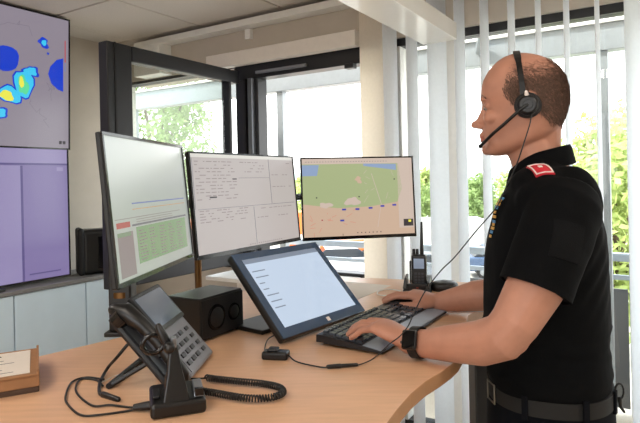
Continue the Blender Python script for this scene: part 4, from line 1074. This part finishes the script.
o, c0, n0, u, v = patch(pc, (-.9, .1, -.25), .040, .062, 'rank_slide', 'red_patch', shirt); plabel(o, 'red rank slide with white border and emblem on the shoulder')
print('rank', c0, n0)
for du, dv, a_, b_ in ((0, .028, .036, .0028), (0, -.028, .036, .0028), (.0175, 0, .0028, .056), (-.0175, 0, .0028, .056)):
    q, *_ = patch(c0 + u * du + v * dv, u, a_, b_, 'border_stripe', 'patch_white', o, off=.0035, nx=2, ny=4)
    q.location = (0, 0, 0)
for kx in range(1):
    q, *_ = patch(c0, u, .008, .009, 'emblem', 'patch_white', o, off=.0035, nx=2, ny=2); q.location = (0, 0, 0)
ps, *_ = patch((.470, 1.06, 1.375), (-.35, 0, -1), .075, .060, 'sleeve_patch', 'polo_patch', shirt, off=.0006); plabel(ps, 'blank black fabric patch on the sleeve')
# embroidered lettering down the chest, seen edge-on
for k in range(11):
    z = 1.455 - k * .0098; x = .430
    q, *_ = patch(PR @ Vector((x, 1.235 + .002 * k, z)), (0, 1, 0), (.020, .014, .024)[k % 3], .0065, 'chest_lettering', 'gold_thread' if k % 3 else 'blue_thread', shirt, off=.0008, nx=3, ny=2)
# trousers, belt
tr = MB(); tr.X = PR
tr.loft([ring(.531, 1.33, z, rx - .008, ry - .008, 44, 2.4) for z, rx, ry in ((1.03, .138, .176), (1.00, .142, .180), (.96, .148, .186), (.90, .150, .190), (.86, .140, .188))])
for s_ in (-1, 1):
    tr.tube([(.543, 1.33 + s_ * .090, .93), (.54, 1.33 + s_ * .095, .80), (.535, 1.33 + s_ * .098, .60), (.533, 1.33 + s_ * .10, .48), (.545, 1.33 + s_ * .104, .25), (.545, 1.33 + s_ * .104, .08)], [.100, .098, .083, .075, .066, .064], 28)
trs = remesh(tr, 'trousers', 'trousers', .006, 6, .5)
m = MB(); rr = []
for z, o_ in ((.990, -.004), (.990, .0045), (1.024, .0045), (1.024, -.004)): rr.append(ring(.531, 1.33, z, .1335 + o_, .173 + o_, 60, 2.4))
m.X = PR; m.loft(rr, False, True); be = m.build('belt', 'belt', pe, smooth=40); be.location = -PO
def on_belt(t, off=0):
    c, s_ = cos(t), sin(t); e = 2.4
    return PR @ Vector((.531 + (.138 + off) * abs(c) ** (2 / e) * (1 if c > 0 else -1), 1.33 + (.1775 + off) * abs(s_) ** (2 / e) * (1 if s_ > 0 else -1), 1.007))
t0 = radians(208); p = on_belt(t0, .001); p2 = on_belt(t0 + .06, .001); uu = (p2 - p).normalized(); nn = Vector((uu.y, -uu.x, 0))
m = MB(); pts = [p + uu * a_ + Vector((0, 0, b_)) + nn * .002 for a_, b_ in ((-.020, -.021), (.020, -.021), (.020, .021), (-.020, .021))]
m.tube(pts, .0022, 8, closed=True); bk_ = m.build('belt_buckle', 'buckle', be, smooth=50)
for t_ in (250, 292, 335, 20, 60, 110, 160):
    q = on_belt(radians(t_), .002); m = MB(); m.X = Matrix.Translation(q) @ Matrix.Rotation(radians(t_ - 18), 4, 'Z'); m.box(-.003, .0035, -.006, .006, -.026, .024); m.build('belt_loop', 'trousers', be)
for s_ in (-1, 1):
    m = MB(); rg = []
    for z, a_, f in ((0, .150, 1), (.022, .150, 1), (.05, .12, .95), (.085, .075, .9), (.12, .062, .95)): rg.append([(.553 - (a_ - .068) * .72 + (a_) * cos(2 * pi * j / 28) * .9, 1.33 + s_ * .104 + .048 * f * sin(2 * pi * j / 28), z) for j in range(28)])
    m.X = PR; m.loft(rg); so_ = m.build('shoe', 'black', pe, smooth=50); so_.location = -PO; m2 = MB(); m2.loft([[(x_ * 1.0, y_, z_) for x_, y_, z_ in [(p_[0], p_[1], .0) for p_ in rg[0]]], [(p_[0], p_[1], .018) for p_ in rg[0]]]); 
# key clip on the belt
kc = thing('key_clip', 'small black key clip hanging at the back of the belt', 'clip', (.672, 1.285, .965))
MB().tube([Vector((0.004 + .010 * cos(radians(a_)), 0, .035 + .018 * sin(radians(a_)))) for a_ in range(0, 360, 24)], .0025, 7, closed=True).build('ring', 'black', kc, smooth=True)
MB().tube([(.004, 0, .018), (.006, 0, .0), (.014, 0, -.012)], [.005, .004, .003], 8, rounded=True).build('hook', 'black', kc, smooth=50)

# ------------------------------------------------------------------ watch
wp = Vector((.209, 1.240, 1.136)); wd = (SHL[-1] - SHL[-3]).normalized()
wt = thing('wristwatch', 'black smartwatch with a rounded square case on the operator\'s left wrist', 'watch', tuple(wp))
u_ = wd.cross(Vector((0, 0, 1))).normalized(); v_ = u_.cross(wd)
if u_.y > 0: u_ = -u_
m = MB(); rr = []; n = 36
for a_, q in ((-.011, .0335), (-.011, .0360), (.011, .0360), (.011, .0335)): rr.append([wd * a_ + (u_ * cos(2 * pi * j / n) * 1.0 + v_ * sin(2 * pi * j / n) * .96) * q for j in range(n)])
m.loft(rr, False, True); m.build('strap', 'rubber', wt, smooth=40)
cn_ = (u_ * .93 + v_ * .36).normalized(); cu = wd; cvv = cn_.cross(cu).normalized()
m = MB(); m.X = Matrix(((cu.x, cvv.x, cn_.x, 0), (cu.y, cvv.y, cn_.y, 0), (cu.z, cvv.z, cn_.z, 0), (0, 0, 0, 1)))
m.box(-.018, .018, -.021, .021, .034, .0445); m.build('case', 'black', wt, bevel=.006, seg=3)
m = MB(); m.X = Matrix(((cu.x, cvv.x, cn_.x, 0), (cu.y, cvv.y, cn_.y, 0), (cu.z, cvv.z, cn_.z, 0), (0, 0, 0, 1))); m.box(-.015, .015, -.018, .018, .0446, .0456); m.build('display', 'black_gloss', wt, bevel=.003)
m = MB(); m.X = Matrix(((cu.x, cvv.x, cn_.x, 0), (cu.y, cvv.y, cn_.y, 0), (cu.z, cvv.z, cn_.z, 0), (0, 0, 0, 1))); m.cyl((.018, .006, .039), (.0205, .006, .039), .0035); m.build('crown', 'dark_plastic', wt, smooth=35)

# ------------------------------------------------------------------ headset worn
hs_ = thing('headset', 'black over-head headset with boom microphone worn by the operator', 'headset', tuple(HC))
inv_ = -HC
def hpart(name, mb, m, **k): o = mb.build(name, m, hs_, **k); o.location = -HC; return o
# band over the crown in the frontal plane, sitting on the bald head
bandp = []
for k in range(25):
    a_ = radians(-12 + 204 * k / 24); bandp.append((a_, hp_(2 + 15 * max(0, sin(a_)), -84 * cos(a_) * (1 if True else 1), -22 + 136 * max(0, sin(a_)) ** .68 if sin(a_) > 0 else -22 + 40 * sin(a_))))
rg = []
P_ = [p for _, p in bandp]
for i, p in enumerate(P_):
    t = (P_[min(i + 1, 24)] - P_[max(i - 1, 0)]).normalized(); fx_ = HM.to_3x3() @ Vector((-1, 0, 0)); nn = t.cross(fx_).normalized()
    wb_ = .0075 if 6 < i < 18 else .006
    rg.append([p + fx_ * wb_ + nn * .0015, p + fx_ * wb_ - nn * .0015, p - fx_ * wb_ - nn * .0015, p - fx_ * wb_ + nn * .0015])
m = MB(); m.loft(rg); hpart('headband', m, 'black')
for s_ in (-1, 1):
    m = MB(); m.tube([hp_(-7, s_ * 78, -24), hp_(-7, s_ * 91, -24)], [.030, .028], 30, rounded=False); c_ = hpart('ear_cushion', m, 'black_matte', smooth=40, bevel=.004)
    m = MB(); m.tube([hp_(-7, s_ * 91, -24), hp_(-7, s_ * 99, -24)], [.024, .018], 28); c_ = hpart('ear_cup', m, 'black', smooth=40, bevel=.002)
    m = MB(); m.tube([hp_(-7, s_ * 98.5, -24), hp_(-7, s_ * 100.5, -24)], [.011, .010], 20); hpart('cup_cap', m, 'dark_plastic', smooth=40)
m = MB(); m.tube([hp_(-5, -92, -2), hp_(-4, -95, 4)], [.005, .004], 10, rounded=True); o = hpart('marker_dot', m, 'patch_white', smooth=50); plabel(o, 'small white dot above the ear cup')
bm_ = bez([hp_(-5, -99, -25), hp_(12, -97, -36), hp_(45, -86, -62), hp_(75, -68, -84), hp_(100, -44, -104), hp_(106, -34, -109)], 5)
m = MB(); m.tube(bm_, [.0038] * (len(bm_) - 4) + [.0042, .005, .0055, .005], 10, rounded=True); hpart('microphone_boom', m, 'black', smooth=50)
